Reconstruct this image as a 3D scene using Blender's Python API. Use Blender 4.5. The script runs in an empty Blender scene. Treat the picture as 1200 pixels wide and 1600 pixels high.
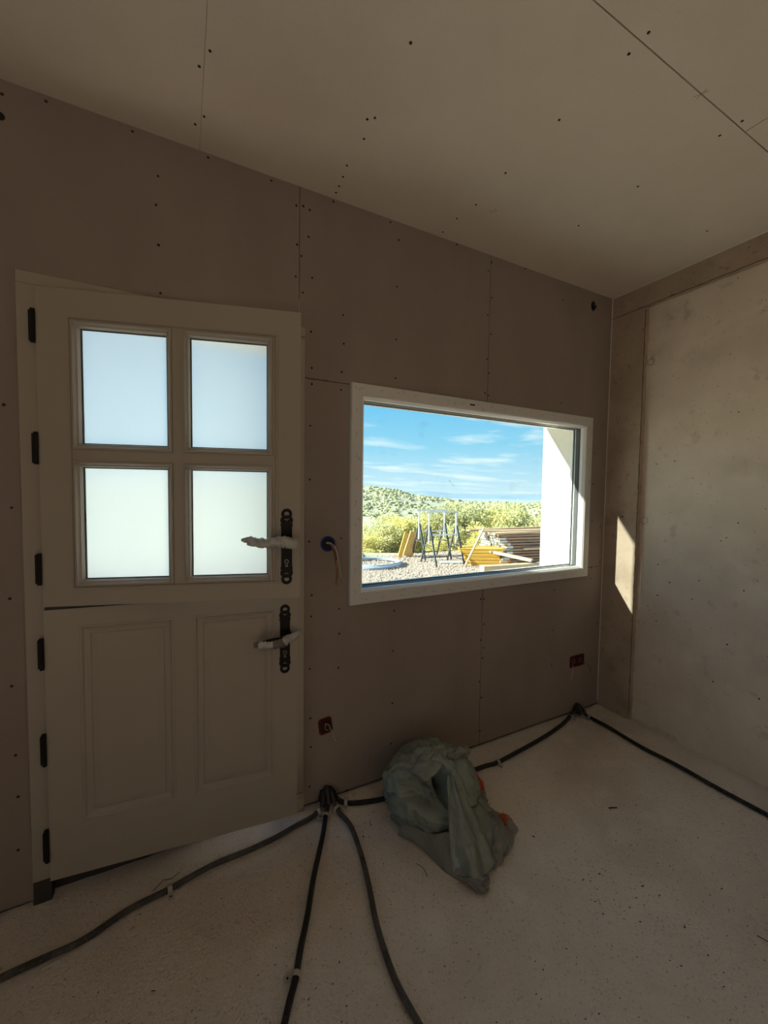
import bpy, bmesh, math, random
from mathutils import Vector, Matrix, noise
random.seed(7)
C = bpy.context.scene.collection
S = bpy.context.scene
PI = math.pi

# ------------------------------------------------------------ camera
F, D, CZ = 620.6, 1.627, 1.368
R_ = ((0.89140154,-0.45302377,0.01314390),(0.00950113,0.04767450,0.99881774),(0.45311480,0.89022279,-0.04680136))
cam = bpy.data.cameras.new('camera'); co = bpy.data.objects.new('camera', cam); C.objects.link(co)
cam.sensor_fit = 'VERTICAL'; cam.sensor_height = 36.0; cam.lens = 36.0*F/1600.0; cam.clip_start = 0.02; cam.clip_end = 20000
m = Matrix(((R_[0][0],R_[1][0],-R_[2][0],0),(R_[0][1],R_[1][1],-R_[2][1],-D),(R_[0][2],R_[1][2],-R_[2][2],CZ),(0,0,0,1)))
co.matrix_world = m
S.camera = co
S.view_settings.view_transform = 'Standard'; S.view_settings.look = 'None'
S.view_settings.exposure = 0.85; S.view_settings.gamma = 1.0; S.view_settings.use_curve_mapping = False

# ------------------------------------------------------------ sky
w = bpy.data.worlds.new('sky'); S.world = w; w.use_nodes = True
nt = w.node_tree; nt.nodes.clear()
def N(nt, t, **k):
    n = nt.nodes.new(t)
    for a, b in k.items(): setattr(n, a, b)
    return n
tc = N(nt,'ShaderNodeTexCoord'); sp = N(nt,'ShaderNodeSeparateXYZ'); nt.links.new(tc.outputs['Generated'], sp.inputs[0])
rp = N(nt,'ShaderNodeValToRGB'); nt.links.new(sp.outputs['Z'], rp.inputs[0])
e = rp.color_ramp.elements
e[0].position = 0.0; e[0].color = (0.50,0.61,0.66,1)
e[1].position = 1.0; e[1].color = (0.08,0.24,0.52,1)
for pos, c in ((0.05,(0.39,0.55,0.65)),(0.12,(0.23,0.47,0.62)),(0.20,(0.155,0.41,0.61)),(0.45,(0.11,0.33,0.60))):
    q = e.new(pos); q.color = (*c,1)
# clouds on a flat layer overhead: direction / elevation
dv = N(nt,'ShaderNodeVectorMath', operation='DIVIDE')
ad = N(nt,'ShaderNodeMath', operation='ADD'); ad.inputs[1].default_value = 0.06; nt.links.new(sp.outputs['Z'], ad.inputs[0])
mx = N(nt,'ShaderNodeMath', operation='MAXIMUM'); mx.inputs[1].default_value = 0.02; nt.links.new(ad.outputs[0], mx.inputs[0])
cb = N(nt,'ShaderNodeCombineXYZ')
for i in range(3): nt.links.new(mx.outputs[0], cb.inputs[i])
nt.links.new(tc.outputs['Generated'], dv.inputs[0]); nt.links.new(cb.outputs[0], dv.inputs[1])
mp = N(nt,'ShaderNodeMapping'); mp.inputs['Rotation'].default_value = (0,0,0.62); mp.inputs['Scale'].default_value = (0.62,1.0,0.0)
mp.inputs['Location'].default_value = (1.7,0.4,0)
nt.links.new(dv.outputs[0], mp.inputs[0])
no = N(nt,'ShaderNodeTexNoise'); no.inputs['Scale'].default_value = 0.9; no.inputs['Detail'].default_value = 7; no.inputs['Roughness'].default_value = 0.55
no.inputs['Distortion'].default_value = 0.35
nt.links.new(mp.outputs[0], no.inputs['Vector'])
cr = N(nt,'ShaderNodeValToRGB'); cr.color_ramp.elements[0].position = 0.50; cr.color_ramp.elements[1].position = 0.66
cr.color_ramp.elements[1].color = (0.9,0.9,0.9,1)
nt.links.new(no.outputs['Fac'], cr.inputs[0])
mi = N(nt,'ShaderNodeMix', data_type='RGBA'); nt.links.new(cr.outputs[0], mi.inputs[0]); nt.links.new(rp.outputs[0], mi.inputs[6]); mi.inputs[7].default_value = (0.66,0.69,0.70,1)
gr = N(nt,'ShaderNodeMath', operation='GREATER_THAN'); gr.inputs[1].default_value = -0.002; nt.links.new(sp.outputs['Z'], gr.inputs[0])
m2 = N(nt,'ShaderNodeMix', data_type='RGBA'); nt.links.new(gr.outputs[0], m2.inputs[0]); m2.inputs[6].default_value = (0.42,0.45,0.40,1); nt.links.new(mi.outputs[2], m2.inputs[7])
bg = N(nt,'ShaderNodeBackground'); bg.inputs[1].default_value = 1.0
wo = N(nt,'ShaderNodeOutputWorld'); nt.links.new(m2.outputs[2], bg.inputs[0]); nt.links.new(bg.outputs[0], wo.inputs[0])

# ------------------------------------------------------------ sun: low, from the left and slightly in front
sl = bpy.data.lights.new('sun','SUN'); sl.energy = 12.0; sl.angle = math.radians(0.8); sl.color = (1.0,0.91,0.77)
so = bpy.data.objects.new('sun', sl); C.objects.link(so)
so.rotation_euler = Vector((1.0,-0.31,-0.45)).to_track_quat('-Z','Y').to_euler()

# ------------------------------------------------------------ helpers
def obj(name, bm, mat, parent=None, smooth=False, bevel=0, loc=None):
    me = bpy.data.meshes.new(name)
    bmesh.ops.recalc_face_normals(bm, faces=bm.faces)
    bm.to_mesh(me); bm.free()
    if smooth:
        for f in me.polygons: f.use_smooth = True
    for mm in (mat if isinstance(mat,(list,tuple)) else [mat]): me.materials.append(mm)
    o = bpy.data.objects.new(name, me); C.objects.link(o)
    if parent: o.parent = parent
    if loc: o.location = loc
    if bevel:
        b = o.modifiers.new('bevel','BEVEL'); b.width = bevel; b.segments = 2; b.limit_method = 'ANGLE'
    return o
def tag(o, label=None, cat=None, group=None, kind=None):
    if label: o['label'] = label
    if cat: o['category'] = cat
    if group: o['group'] = group
    if kind: o['kind'] = kind
    return o
def empty(name, loc=(0,0,0), rz=0, parent=None):
    o = bpy.data.objects.new(name, None); C.objects.link(o); o.location = loc; o.rotation_euler = (0,0,rz)
    o.empty_display_size = 0.1
    if parent: o.parent = parent
    return o
def tree_copy(o, parent=None):
    c = o.copy(); C.objects.link(c); c.parent = parent
    for ch in [x for x in bpy.data.objects if x.parent == o]: tree_copy(ch, c)
    return c
def NB(): return bmesh.new()
def box(bm, x0,x1,y0,y1,z0,z1, M=None):
    v = [bm.verts.new((x,y,z)) for x in (x0,x1) for y in (y0,y1) for z in (z0,z1)]
    for f in ((0,1,3,2),(4,6,7,5),(0,4,5,1),(2,3,7,6),(0,2,6,4),(1,5,7,3)): bm.faces.new([v[i] for i in f])
    if M is not None:
        for q in v: q.co = M @ q.co
    return v
def beam(bm, a, b, w, h, up=(0,0,1)):
    a, b = Vector(a), Vector(b); d = (b-a); L = d.length; d.normalize()
    s = d.cross(Vector(up));
    if s.length < 1e-4: s = Vector((1,0,0))
    s.normalize(); u = s.cross(d)
    M = Matrix(((d.x,s.x,u.x,a.x),(d.y,s.y,u.y,a.y),(d.z,s.z,u.z,a.z),(0,0,0,1)))
    return box(bm, 0,L,-w/2,w/2,-h/2,h/2, M)
def crom(P, n):
    P = [Vector(p) for p in P]; P = [P[0]*2-P[1]]+P+[P[-1]*2-P[-2]]; out = []
    for i in range(1,len(P)-2):
        for k in range(n):
            t = k/n; a,b,c,d = P[i-1:i+3]
            out.append(0.5*((2*b)+(c-a)*t+(2*a-5*b+4*c-d)*t*t+(3*b-a-3*c+d)*t**3))
    out.append(P[-2]); return out
def tube(bm, pts, r, seg=8, cap=True):
    pts = [Vector(p) for p in pts]; rings = []; nprev = None
    for i, p in enumerate(pts):
        t = (pts[min(i+1,len(pts)-1)]-pts[max(i-1,0)])
        if t.length < 1e-9: t = Vector((0,0,1))
        t.normalize()
        if nprev is None:
            nn = t.orthogonal().normalized()
        else:
            nn = nprev - t*nprev.dot(t); nn = nn.normalized() if nn.length > 1e-6 else t.orthogonal().normalized()
        nprev = nn; bb = t.cross(nn); rr = r(i) if callable(r) else r
        rings.append([bm.verts.new(p+(nn*math.cos(2*PI*k/seg)+bb*math.sin(2*PI*k/seg))*rr) for k in range(seg)])
    for a, b in zip(rings, rings[1:]):
        for k in range(seg): bm.faces.new((a[k],a[(k+1)%seg],b[(k+1)%seg],b[k]))
    if cap: bm.faces.new(rings[0][::-1]); bm.faces.new(rings[-1])
def disc(bm, c, nrm, r, t, seg=10, r2=None):
    c, nrm = Vector(c), Vector(nrm).normalized()
    tube(bm, [c, c+nrm*t], (lambda i: r if i == 0 else (r2 or r)), seg)
def prism(bm, poly, y0, y1, M=None):        # poly in (x,z), extruded along y
    a = [bm.verts.new((x,y0,z)) for x,z in poly]; b = [bm.verts.new((x,y1,z)) for x,z in poly]
    bm.faces.new(a); bm.faces.new(b[::-1]); n = len(poly)
    for i in range(n): bm.faces.new((a[i],b[i],b[(i+1)%n],a[(i+1)%n]))
    if M is not None:
        for q in a+b: q.co = M @ q.co
def ringprism(bm, outer, inner, y0, y1):     # same vertex count, (x,z)
    n = len(outer)
    V = [[bm.verts.new((x,y,z)) for x,z in L] for L in (outer,inner) for y in (y0,y1)]
    o0,o1,i0,i1 = V
    for i in range(n):
        j = (i+1)%n
        for f in ((o0[i],o0[j],i0[j],i0[i]),(o1[i],o1[j],i1[j],i1[i]),(o0[i],o0[j],o1[j],o1[i]),(i0[i],i0[j],i1[j],i1[i])): bm.faces.new(f)
def rect(x0,x1,z0,z1): return [(x0,z0),(x1,z0),(x1,z1),(x0,z1)]
def lofted(bm, prof, x0,x1,z0,z1):           # rectangular moulding: prof = list of (inset, y); rings of 4
    R = [[bm.verts.new((x,y,z)) for x,z in rect(x0+i,x1-i,z0+i,z1-i)] for i,y in prof]
    for a,b in zip(R,R[1:]):
        for k in range(4): bm.faces.new((a[k],a[(k+1)%4],b[(k+1)%4],b[k]))
    return R

# ------------------------------------------------------------ materials
def mat(name, col, rough=0.7, metal=0, col2=None, scale=8, detail=5, bump=0, bscale=60, spots=None, stretch=None, mixpos=(0.35,0.7), bdist=0.004, spec=0.3, extra=None):
    M = bpy.data.materials.new(name); M.use_nodes = True; t = M.node_tree; b = t.nodes['Principled BSDF']
    b.inputs['Roughness'].default_value = rough; b.inputs['Metallic'].default_value = metal
    b.inputs['Specular IOR Level'].default_value = spec
    b.inputs['Base Color'].default_value = (*col,1)
    tcn = N(t,'ShaderNodeTexCoord'); vec = tcn.outputs['Object']
    if stretch:
        mm = N(t,'ShaderNodeMapping'); mm.inputs['Scale'].default_value = stretch; t.links.new(vec, mm.inputs[0]); vec = mm.outputs[0]
    out = None
    if col2:
        n1 = N(t,'ShaderNodeTexNoise'); n1.inputs['Scale'].default_value = scale; n1.inputs['Detail'].default_value = detail; n1.inputs['Roughness'].default_value = 0.6
        t.links.new(vec, n1.inputs['Vector'])
        r = N(t,'ShaderNodeValToRGB'); r.color_ramp.elements[0].position = mixpos[0]; r.color_ramp.elements[1].position = mixpos[1]
        r.color_ramp.elements[0].color = (*col,1); r.color_ramp.elements[1].color = (*col2,1)
        t.links.new(n1.outputs['Fac'], r.inputs[0]); out = r.outputs[0]
    for s in (spots or []):                  # (scale, noise threshold low, high, colour, strength)
        n2 = N(t,'ShaderNodeTexNoise'); n2.inputs['Scale'].default_value = s[0]; n2.inputs['Detail'].default_value = s[5] if len(s) > 5 else 2
        t.links.new(tcn.outputs['Object'] if len(s) < 7 else vec, n2.inputs['Vector'])
        r2 = N(t,'ShaderNodeValToRGB'); r2.color_ramp.elements[0].position = s[1]; r2.color_ramp.elements[1].position = s[2]
        r2.color_ramp.elements[1].color = (s[4],)*3+(1,)
        t.links.new(n2.outputs['Fac'], r2.inputs[0])
        mxn = N(t,'ShaderNodeMix', data_type='RGBA'); t.links.new(r2.outputs[0], mxn.inputs[0])
        if out: t.links.new(out, mxn.inputs[6])
        else: mxn.inputs[6].default_value = (*col,1)
        mxn.inputs[7].default_value = (*s[3],1); out = mxn.outputs[2]
    if out: t.links.new(out, b.inputs['Base Color'])
    if bump:
        n3 = N(t,'ShaderNodeTexNoise'); n3.inputs['Scale'].default_value = bscale; n3.inputs['Detail'].default_value = 4
        t.links.new(vec, n3.inputs['Vector'])
        bp = N(t,'ShaderNodeBump'); bp.inputs['Strength'].default_value = bump; bp.inputs['Distance'].default_value = bdist
        t.links.new(n3.outputs['Fac'], bp.inputs['Height']); t.links.new(bp.outputs[0], b.inputs['Normal'])
    return M
m_board = mat('plasterboard_kraft_shaded',(0.255,0.206,0.175),0.85,col2=(0.295,0.243,0.208),scale=3,stretch=(1,1,0.5),spots=[(350,0.62,0.75,(0.23,0.18,0.15),0.35)],bump=0.06,bscale=250)  # same board as the ceiling, weaker light on the walls put into the colour
m_ceil = mat('plasterboard_ceiling_lit',(0.66,0.59,0.50),0.85,col2=(0.71,0.64,0.55),scale=2.5,spots=[(300,0.62,0.75,(0.38,0.33,0.28),0.3)],bump=0.05,bscale=250)  # same board as the walls, brighter light overhead put into the colour
m_core = mat('dark_void',(0.05,0.045,0.04),0.9)
m_render = mat('cream_render',(0.80,0.76,0.66),0.85,col2=(0.84,0.80,0.72),scale=30,bump=0.25,bscale=120)
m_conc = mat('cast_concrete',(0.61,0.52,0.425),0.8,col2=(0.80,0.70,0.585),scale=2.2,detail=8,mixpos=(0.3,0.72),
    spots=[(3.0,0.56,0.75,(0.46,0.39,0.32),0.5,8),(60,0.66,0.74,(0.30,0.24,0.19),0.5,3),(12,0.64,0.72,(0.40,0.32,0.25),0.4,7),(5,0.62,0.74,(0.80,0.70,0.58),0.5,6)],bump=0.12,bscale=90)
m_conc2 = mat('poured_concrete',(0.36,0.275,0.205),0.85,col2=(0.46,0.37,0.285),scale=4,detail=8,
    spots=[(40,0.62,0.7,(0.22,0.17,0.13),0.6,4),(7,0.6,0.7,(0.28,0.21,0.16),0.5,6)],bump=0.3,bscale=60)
m_floor = mat('raw_floor',(0.62,0.56,0.50),0.9,col2=(0.75,0.695,0.635),scale=2.0,detail=9,mixpos=(0.3,0.7),
    spots=[(1.6,0.50,0.70,(0.50,0.42,0.35),0.6,8),(120,0.60,0.70,(0.34,0.28,0.22),0.5,3),(30,0.67,0.72,(0.34,0.27,0.21),0.45,6),(5.5,0.58,0.75,(0.78,0.72,0.65),0.55,8),(130,0.6,0.7,(0.72,0.65,0.58),0.4,2)],bump=1.0,bscale=130,bdist=0.006)
m_pvc = mat('white_pvc',(0.60,0.59,0.56),0.38,spots=[(34,0.70,0.73,(0.30,0.29,0.27),0.3,1)],spec=0.5)
m_bead = mat('white_bead',(0.82,0.82,0.80),0.35,spec=0.5)
m_gasket = mat('dark_gasket',(0.05,0.05,0.05),0.5)
m_door = mat('cream_door_paint',(0.36,0.320,0.262),0.5,col2=(0.34,0.30,0.245),scale=1.5,bump=0.03,bscale=200,spec=0.4)
m_iron = mat('black_iron',(0.008,0.007,0.006),0.6,bump=0.3,bscale=90,spec=0.25)
m_brass = mat('worn_keyhole',(0.30,0.27,0.23),0.4,metal=0.6)
m_wrap = mat('clear_wrap',(0.50,0.50,0.47),0.28,col2=(0.30,0.30,0.28),scale=40,bump=0.8,bscale=70,spec=0.6)
m_tapew = mat('brown_wrap',(0.16,0.13,0.11),0.35,bump=0.8,bscale=90,spec=0.5)
m_tube = mat('black_conduit',(0.014,0.014,0.015),0.5,spots=[(20,0.6,0.75,(0.10,0.09,0.08),0.4,4)],spec=0.4)
m_tubeg = mat('grey_conduit',(0.05,0.045,0.04),0.6,col2=(0.11,0.098,0.085),scale=16)
m_clip = mat('pale_clip',(0.42,0.39,0.34),0.45,spec=0.5)
m_screw = mat('screw_dark',(0.018,0.014,0.012),0.6)
m_white = mat('white_filler',(0.68,0.64,0.56),0.7)
m_red = mat('red_box',(0.11,0.012,0.012),0.5)
m_blue = mat('blue_box',(0.03,0.055,0.22),0.5)
m_black = mat('black_hole',(0.008,0.007,0.007),0.7)
def transl(name, col, tcol, rough, tr, bump=0.0, bs=30, spec=0.5):
    M = mat(name, col, rough, spec=spec, col2=tuple(c*0.75 for c in col), scale=7, bump=bump, bscale=bs, bdist=0.01)
    t = M.node_tree; b = t.nodes['Principled BSDF']; o = t.nodes['Material Output']
    tl = N(t,'ShaderNodeBsdfTranslucent'); tl.inputs[0].default_value = (*tcol,1)
    mm = N(t,'ShaderNodeMixShader'); mm.inputs[0].default_value = tr
    t.links.new(b.outputs[0], mm.inputs[1]); t.links.new(tl.outputs[0], mm.inputs[2]); t.links.new(mm.outputs[0], o.inputs[0])
    return M
m_bag = transl('grey_green_plastic',(0.27,0.315,0.27),(0.30,0.35,0.30),0.22,0.18,bump=0.8,bs=24,spec=0.8)
m_bagp = transl('thin_dusty_plastic',(0.33,0.32,0.275),(0.40,0.38,0.33),0.45,0.3,bump=0.5,bs=30)
m_orange = transl('orange_plastic',(0.62,0.085,0.02),(0.6,0.10,0.03),0.4,0.25)
# clear glass: straight-through transmission with a Fresnel reflection and faint smears
def glass(name):
    M = bpy.data.materials.new(name); M.use_nodes = True; t = M.node_tree; t.nodes.clear()
    o = N(t,'ShaderNodeOutputMaterial'); tr = N(t,'ShaderNodeBsdfTransparent'); tr.inputs[0].default_value = (0.93,0.97,0.97,1)
    gl = N(t,'ShaderNodeBsdfGlossy'); gl.inputs['Roughness'].default_value = 0.02
    df = N(t,'ShaderNodeBsdfDiffuse'); df.inputs[0].default_value = (0.8,0.8,0.8,1)
    fr = N(t,'ShaderNodeFresnel'); ge = N(t,'ShaderNodeNewGeometry'); mr = N(t,'ShaderNodeMapRange'); mr.inputs['To Min'].default_value = 1.3; mr.inputs['To Max'].default_value = 1/1.3
    t.links.new(ge.outputs['Backfacing'], mr.inputs['Value']); t.links.new(mr.outputs[0], fr.inputs[0])      # same reflectance entering and leaving the pane
    a = N(t,'ShaderNodeMixShader'); t.links.new(fr.outputs[0], a.inputs[0]); t.links.new(tr.outputs[0], a.inputs[1]); t.links.new(gl.outputs[0], a.inputs[2])
    tcn = N(t,'ShaderNodeTexCoord'); n = N(t,'ShaderNodeTexNoise'); n.inputs['Scale'].default_value = 9; n.inputs['Detail'].default_value = 8; n.inputs['Roughness'].default_value = 0.7
    t.links.new(tcn.outputs['Object'], n.inputs['Vector'])
    r = N(t,'ShaderNodeValToRGB'); r.color_ramp.elements[0].position = 0.6; r.color_ramp.elements[1].position = 0.85; r.color_ramp.elements[1].color = (0.12,)*3+(1,)
    t.links.new(n.outputs['Fac'], r.inputs[0])
    b = N(t,'ShaderNodeMixShader'); t.links.new(r.outputs[0], b.inputs[0]); t.links.new(a.outputs[0], b.inputs[1]); t.links.new(df.outputs[0], b.inputs[2])
    t.links.new(b.outputs[0], o.inputs[0]); return M
m_glass = glass('clear_glass')
def frost(name):
    M = bpy.data.materials.new(name); M.use_nodes = True; t = M.node_tree; t.nodes.clear()
    o = N(t,'ShaderNodeOutputMaterial')
    tl = N(t,'ShaderNodeBsdfTranslucent'); tl.inputs[0].default_value = (0.80,0.89,0.94,1)
    rf = N(t,'ShaderNodeBsdfRefraction'); rf.inputs['Roughness'].default_value = 0.75; rf.inputs['IOR'].default_value = 1.05; rf.inputs[0].default_value = (0.87,0.95,0.99,1)
    gl = N(t,'ShaderNodeBsdfGlossy'); gl.inputs['Roughness'].default_value = 0.25
    a = N(t,'ShaderNodeMixShader'); a.inputs[0].default_value = 0.55; t.links.new(tl.outputs[0], a.inputs[1]); t.links.new(rf.outputs[0], a.inputs[2])
    b = N(t,'ShaderNodeMixShader'); b.inputs[0].default_value = 0.04; t.links.new(a.outputs[0], b.inputs[1]); t.links.new(gl.outputs[0], b.inputs[2])
    t.links.new(b.outputs[0], o.inputs[0]); return M
m_frost = frost('frosted_glass')
WALL_SCREWS=[(-0.466,2.540),(-0.468,2.470),(-0.484,1.624),(-0.473,1.308),(-0.484,1.023),(-0.486,0.743),(-0.482,0.516),(-0.479,0.378),(-0.483,0.201),(-0.363,2.565),(-0.136,2.568),(-0.063,2.450),(-0.070,2.352),(-0.064,2.219),(0.096,2.572),(0.320,2.571),(0.418,2.510),(0.446,2.517),(0.473,2.511),(0.468,2.404),(0.421,2.360),(0.439,2.320),(0.573,2.577),(0.416,2.234),(0.484,2.246),(0.445,2.178),(0.841,2.577),(0.885,2.513),(0.878,2.305),(0.879,2.071),(0.878,1.896),(1.208,2.586),(1.429,2.560),(1.409,2.513),(1.435,2.385),(1.412,2.292),(1.436,2.200),(1.415,2.069),(1.430,2.000),(1.408,1.895),(1.430,1.885),(0.620,2.126),(0.624,2.006),(0.616,1.886),(0.614,1.810),(0.480,2.029),(0.484,1.882),(0.484,1.817),(0.476,1.161),(0.619,1.169),(0.488,0.931),(0.613,0.858),(0.486,0.840),(0.614,0.746),(0.481,0.613),(0.612,0.593),(0.479,1.645),(0.477,1.422),(0.485,0.395),(0.488,0.266),(0.886,0.367),(0.882,0.170),(0.483,0.090),(0.657,0.014),(0.889,0.815),(0.885,0.622),(1.412,0.813),(1.434,0.810),(1.438,0.674),(1.419,0.590),(1.442,0.544),(1.435,0.489),(1.417,0.363),(1.433,0.271),(1.430,0.087),(1.974,0.805),(1.975,0.561),(1.974,0.354),(2.310,0.845),(2.390,0.546),(1.963,2.491),(1.975,1.907),(2.295,1.636),(2.294,1.444),(2.295,1.212),(2.379,1.173),(2.386,0.947),(2.306,0.915),(1.666,2.590),(-0.060,2.057)]
CEIL_SCREWS=[(0.081,-0.370),(0.056,-0.312),(0.076,-0.150),(0.051,-0.106),(0.571,-0.403),(0.551,-0.387),(0.571,-0.316),(0.560,-0.184),(0.567,-0.127),(0.570,-0.075),(0.571,-0.037),(0.563,-0.643),(1.106,-0.674),(1.108,-0.431),(1.618,-0.623),(1.111,-0.897),(1.106,-0.952),(1.633,-0.885),(1.634,-0.945),(1.100,-0.141),(1.119,-0.248),(1.098,-0.037),(1.617,-0.360),(2.170,-0.610)]
RW_PITS=[(-0.124,1.273),(-0.282,1.558),(-0.376,1.570),(-0.467,1.472),(-0.621,1.796),(-0.652,1.791),(-0.630,1.167),(-0.674,1.245),(-0.318,0.799),(-0.314,0.978),(-0.493,0.819),(-0.521,0.926),(-0.711,0.914),(-0.762,0.972),(-0.657,0.627),(-0.606,0.413),(-0.791,0.410),(-0.379,0.887),(-0.607,1.148),(-0.268,0.722),(-0.620,2.451),(-0.318,0.648),(-0.606,2.087),(-0.774,1.319)]
CABLES=dict(a=[(0.530,-0.046),(0.481,-0.067),(0.395,-0.086),(0.314,-0.104),(0.216,-0.115),(0.082,-0.121),(-0.050,-0.150),(-0.168,-0.169),(-0.278,-0.211),(-0.381,-0.219),(-0.462,-0.226),(-0.603,-0.249)],
 b=[(0.552,-0.041),(0.525,-0.093),(0.477,-0.190),(0.402,-0.327),(0.346,-0.442),(0.303,-0.521),(0.272,-0.585),(0.242,-0.633),(0.209,-0.693),(0.176,-0.772)],
 c=[(0.574,-0.044),(0.584,-0.096),(0.601,-0.184),(0.590,-0.307),(0.566,-0.434),(0.536,-0.557),(0.523,-0.649),(0.519,-0.731),(0.529,-0.825),(0.541,-0.931)],
 d=[(0.579,-0.014),(0.617,-0.049),(0.678,-0.083),(0.790,-0.113),(0.940,-0.139),(1.115,-0.143),(1.330,-0.144),(1.420,-0.151),(1.631,-0.128),(1.835,-0.100),(2.015,-0.061),(2.127,-0.032),(2.208,-0.015)],
 e=[(2.208,-0.015),(2.224,-0.078),(2.228,-0.200),(2.214,-0.392),(2.227,-0.573),(2.223,-0.737),(2.229,-0.918),(2.230,-1.106)])
CLIPS=[(0.502,-0.063),(0.524,-0.096),(0.577,-0.084),(0.630,-0.059),(-0.050,-0.150),(0.274,-0.584),(1.420,-0.151),(2.114,-0.041),(2.224,-0.087)]
DEBRIS=[(1.873,-0.645),(1.785,-0.626),(1.655,-0.591),(1.241,-0.543),(1.592,-0.791),(1.837,-0.838),(1.660,-0.897),(1.670,-0.987),(1.300,-0.745),(1.334,-0.762),(1.280,-0.767),(1.273,-0.796),(1.231,-0.819),(1.238,-0.832),(1.444,-0.853),(1.432,-0.857),(1.396,-0.852),(0.905,-0.834),(0.851,-0.911),(1.339,-1.131),(1.310,-1.169),(1.285,-1.052),(0.735,-0.766),(1.341,-0.308),(1.520,-0.125),(0.682,-0.208),(0.636,-0.220),(0.633,-0.242),(0.540,-0.199),(0.395,-0.601),(0.406,-0.649),(0.405,-0.645),(0.296,-0.645),(-0.082,-0.438),(0.018,-0.548),(0.109,-0.259),(2.191,-0.714),(1.556,-0.742),(1.524,-0.701),(1.600,-1.086),(1.447,-0.904),(1.025,-0.871),(1.412,-0.999),(1.497,-0.991),(1.303,-0.924),(1.189,-0.981)]
# ================================================================ SETTING
XW, XR, XM, H, SEAMX, BX = -2.4, 2.414, 2.452, 2.6, 0.068, (0.431,1.424)
FL_Y0 = -5.6
def cz(x, y): return H + 0.0061*(x-XR) + 0.0039*y
# --- floor: displaced grid, fine near the camera's view
bm = NB(); nx, ny = 190, 150
X0,X1,Y0,Y1 = -0.7,2.8,-1.75,0.33
g = [[None]*(ny+1) for _ in range(nx+1)]
for i in range(nx+1):
    for j in range(ny+1):
        x = X0+(X1-X0)*i/nx; y = Y0+(Y1-Y0)*j/ny
        z = 0.004*noise.noise(Vector((x*3,y*3,0)))+0.0022*noise.noise(Vector((x*17,y*17,3)))+0.0015*noise.noise(Vector((x*45,y*45,5)))
        dwr = max(0, 1-abs(x-2.40)/0.12)           # mortar fillet heaped against the right wall
        if y < 0: z += dwr*(0.012+0.010*noise.noise(Vector((y*9,x*9,1))))
        dwf = max(0, 1-abs(y)/0.06); z += dwf*0.004*noise.noise(Vector((x*25,0,4)))
        g[i][j] = bm.verts.new((x,y,z-0.003))
for i in range(nx):
    for j in range(ny): bm.faces.new((g[i][j],g[i+1][j],g[i+1][j+1],g[i][j+1]))
for a,b,c,d in ((XW,X0,FL_Y0,0.33),(X0,2.8,FL_Y0,Y0)):
    v = [bm.verts.new(q) for q in ((a,c,-0.003),(b,c,-0.003),(b,d,-0.003),(a,d,-0.003))]; bm.faces.new(v)
box(bm, XW,2.8,FL_Y0,0.33,-0.32,-0.02)
floor = tag(obj('floor', bm, m_floor, smooth=False), 'raw dusty concrete floor with conduits clipped across it', kind='structure')
for f in floor.data.polygons: f.use_smooth = len(f.vertices) == 4 and f.area < 0.01

# --- front wall: masonry with openings, boards on studs
WX0,WX1,WZ0,WZ1 = 0.70,2.225,0.868,1.852       # window opening in the masonry
DX0,DX1,DZ1 = -0.435,0.442,2.022
bm = NB(); xs = [XW-0.4,DX0,DX1,WX0,WX1,2.85]; Yi,Yo = 0.03,0.335
def wcell(x0,x1,z0,z1): box(bm,x0,x1,Yi,Yo,z0,z1)
wcell(xs[0],DX0,-0.32,2.9); wcell(DX0,DX1,DZ1,2.9); wcell(DX0,DX1,-0.32,-0.02); wcell(DX1,WX0,-0.32,2.9)
wcell(WX0,WX1,-0.32,WZ0); wcell(WX0,WX1,WZ1,2.9); wcell(WX1,2.85,-0.32,2.9)
wf = tag(obj('wall_front', bm, m_render), 'front wall lined with screwed plasterboard around the stable door and window', kind='structure')
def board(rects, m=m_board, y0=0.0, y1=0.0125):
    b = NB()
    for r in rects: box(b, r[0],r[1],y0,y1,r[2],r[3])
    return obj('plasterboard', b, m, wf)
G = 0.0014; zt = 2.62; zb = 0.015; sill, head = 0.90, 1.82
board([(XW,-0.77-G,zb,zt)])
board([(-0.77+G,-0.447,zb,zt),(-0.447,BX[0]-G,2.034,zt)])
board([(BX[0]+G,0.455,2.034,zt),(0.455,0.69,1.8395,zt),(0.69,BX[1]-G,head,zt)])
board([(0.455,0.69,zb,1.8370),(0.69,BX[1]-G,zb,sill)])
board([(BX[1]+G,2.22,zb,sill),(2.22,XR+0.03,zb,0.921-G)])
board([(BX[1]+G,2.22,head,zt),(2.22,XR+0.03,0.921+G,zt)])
b = NB(); box(b, XW,-0.46,0.0126,0.03,0,0.06); box(b, 0.46,2.45,0.0126,0.03,0,0.06); obj('gap_shade_strip', b, m_core, wf)  # dark strip standing in for shade in the gap under the boards
b = NB()
for x,z in WALL_SCREWS:
    tube(b, [(x,0.0004,z),(x,-0.0006,z)], 0.0042+0.001*random.random(), 7)
tag(obj('screw_head', b, m_screw, wf), 'small dark drywall screws dotted along the studs', kind='stuff')
# torn paper joint right of the door head
b = NB(); L = [(0.452+0.0115*i, 1.8385+0.0035*noise.noise(Vector((i*0.7,0,0)))) for i in range(13)]
for (x0,z0),(x1,z1) in zip(L,L[1:]): beam(b,(x0,-0.0004,z0),(x1,-0.0004,z1),0.0016,0.003+0.004*random.random(),up=(0,0,1))
obj('torn_joint', b, mat('torn_core',(0.13,0.085,0.06),0.9), wf)
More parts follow.
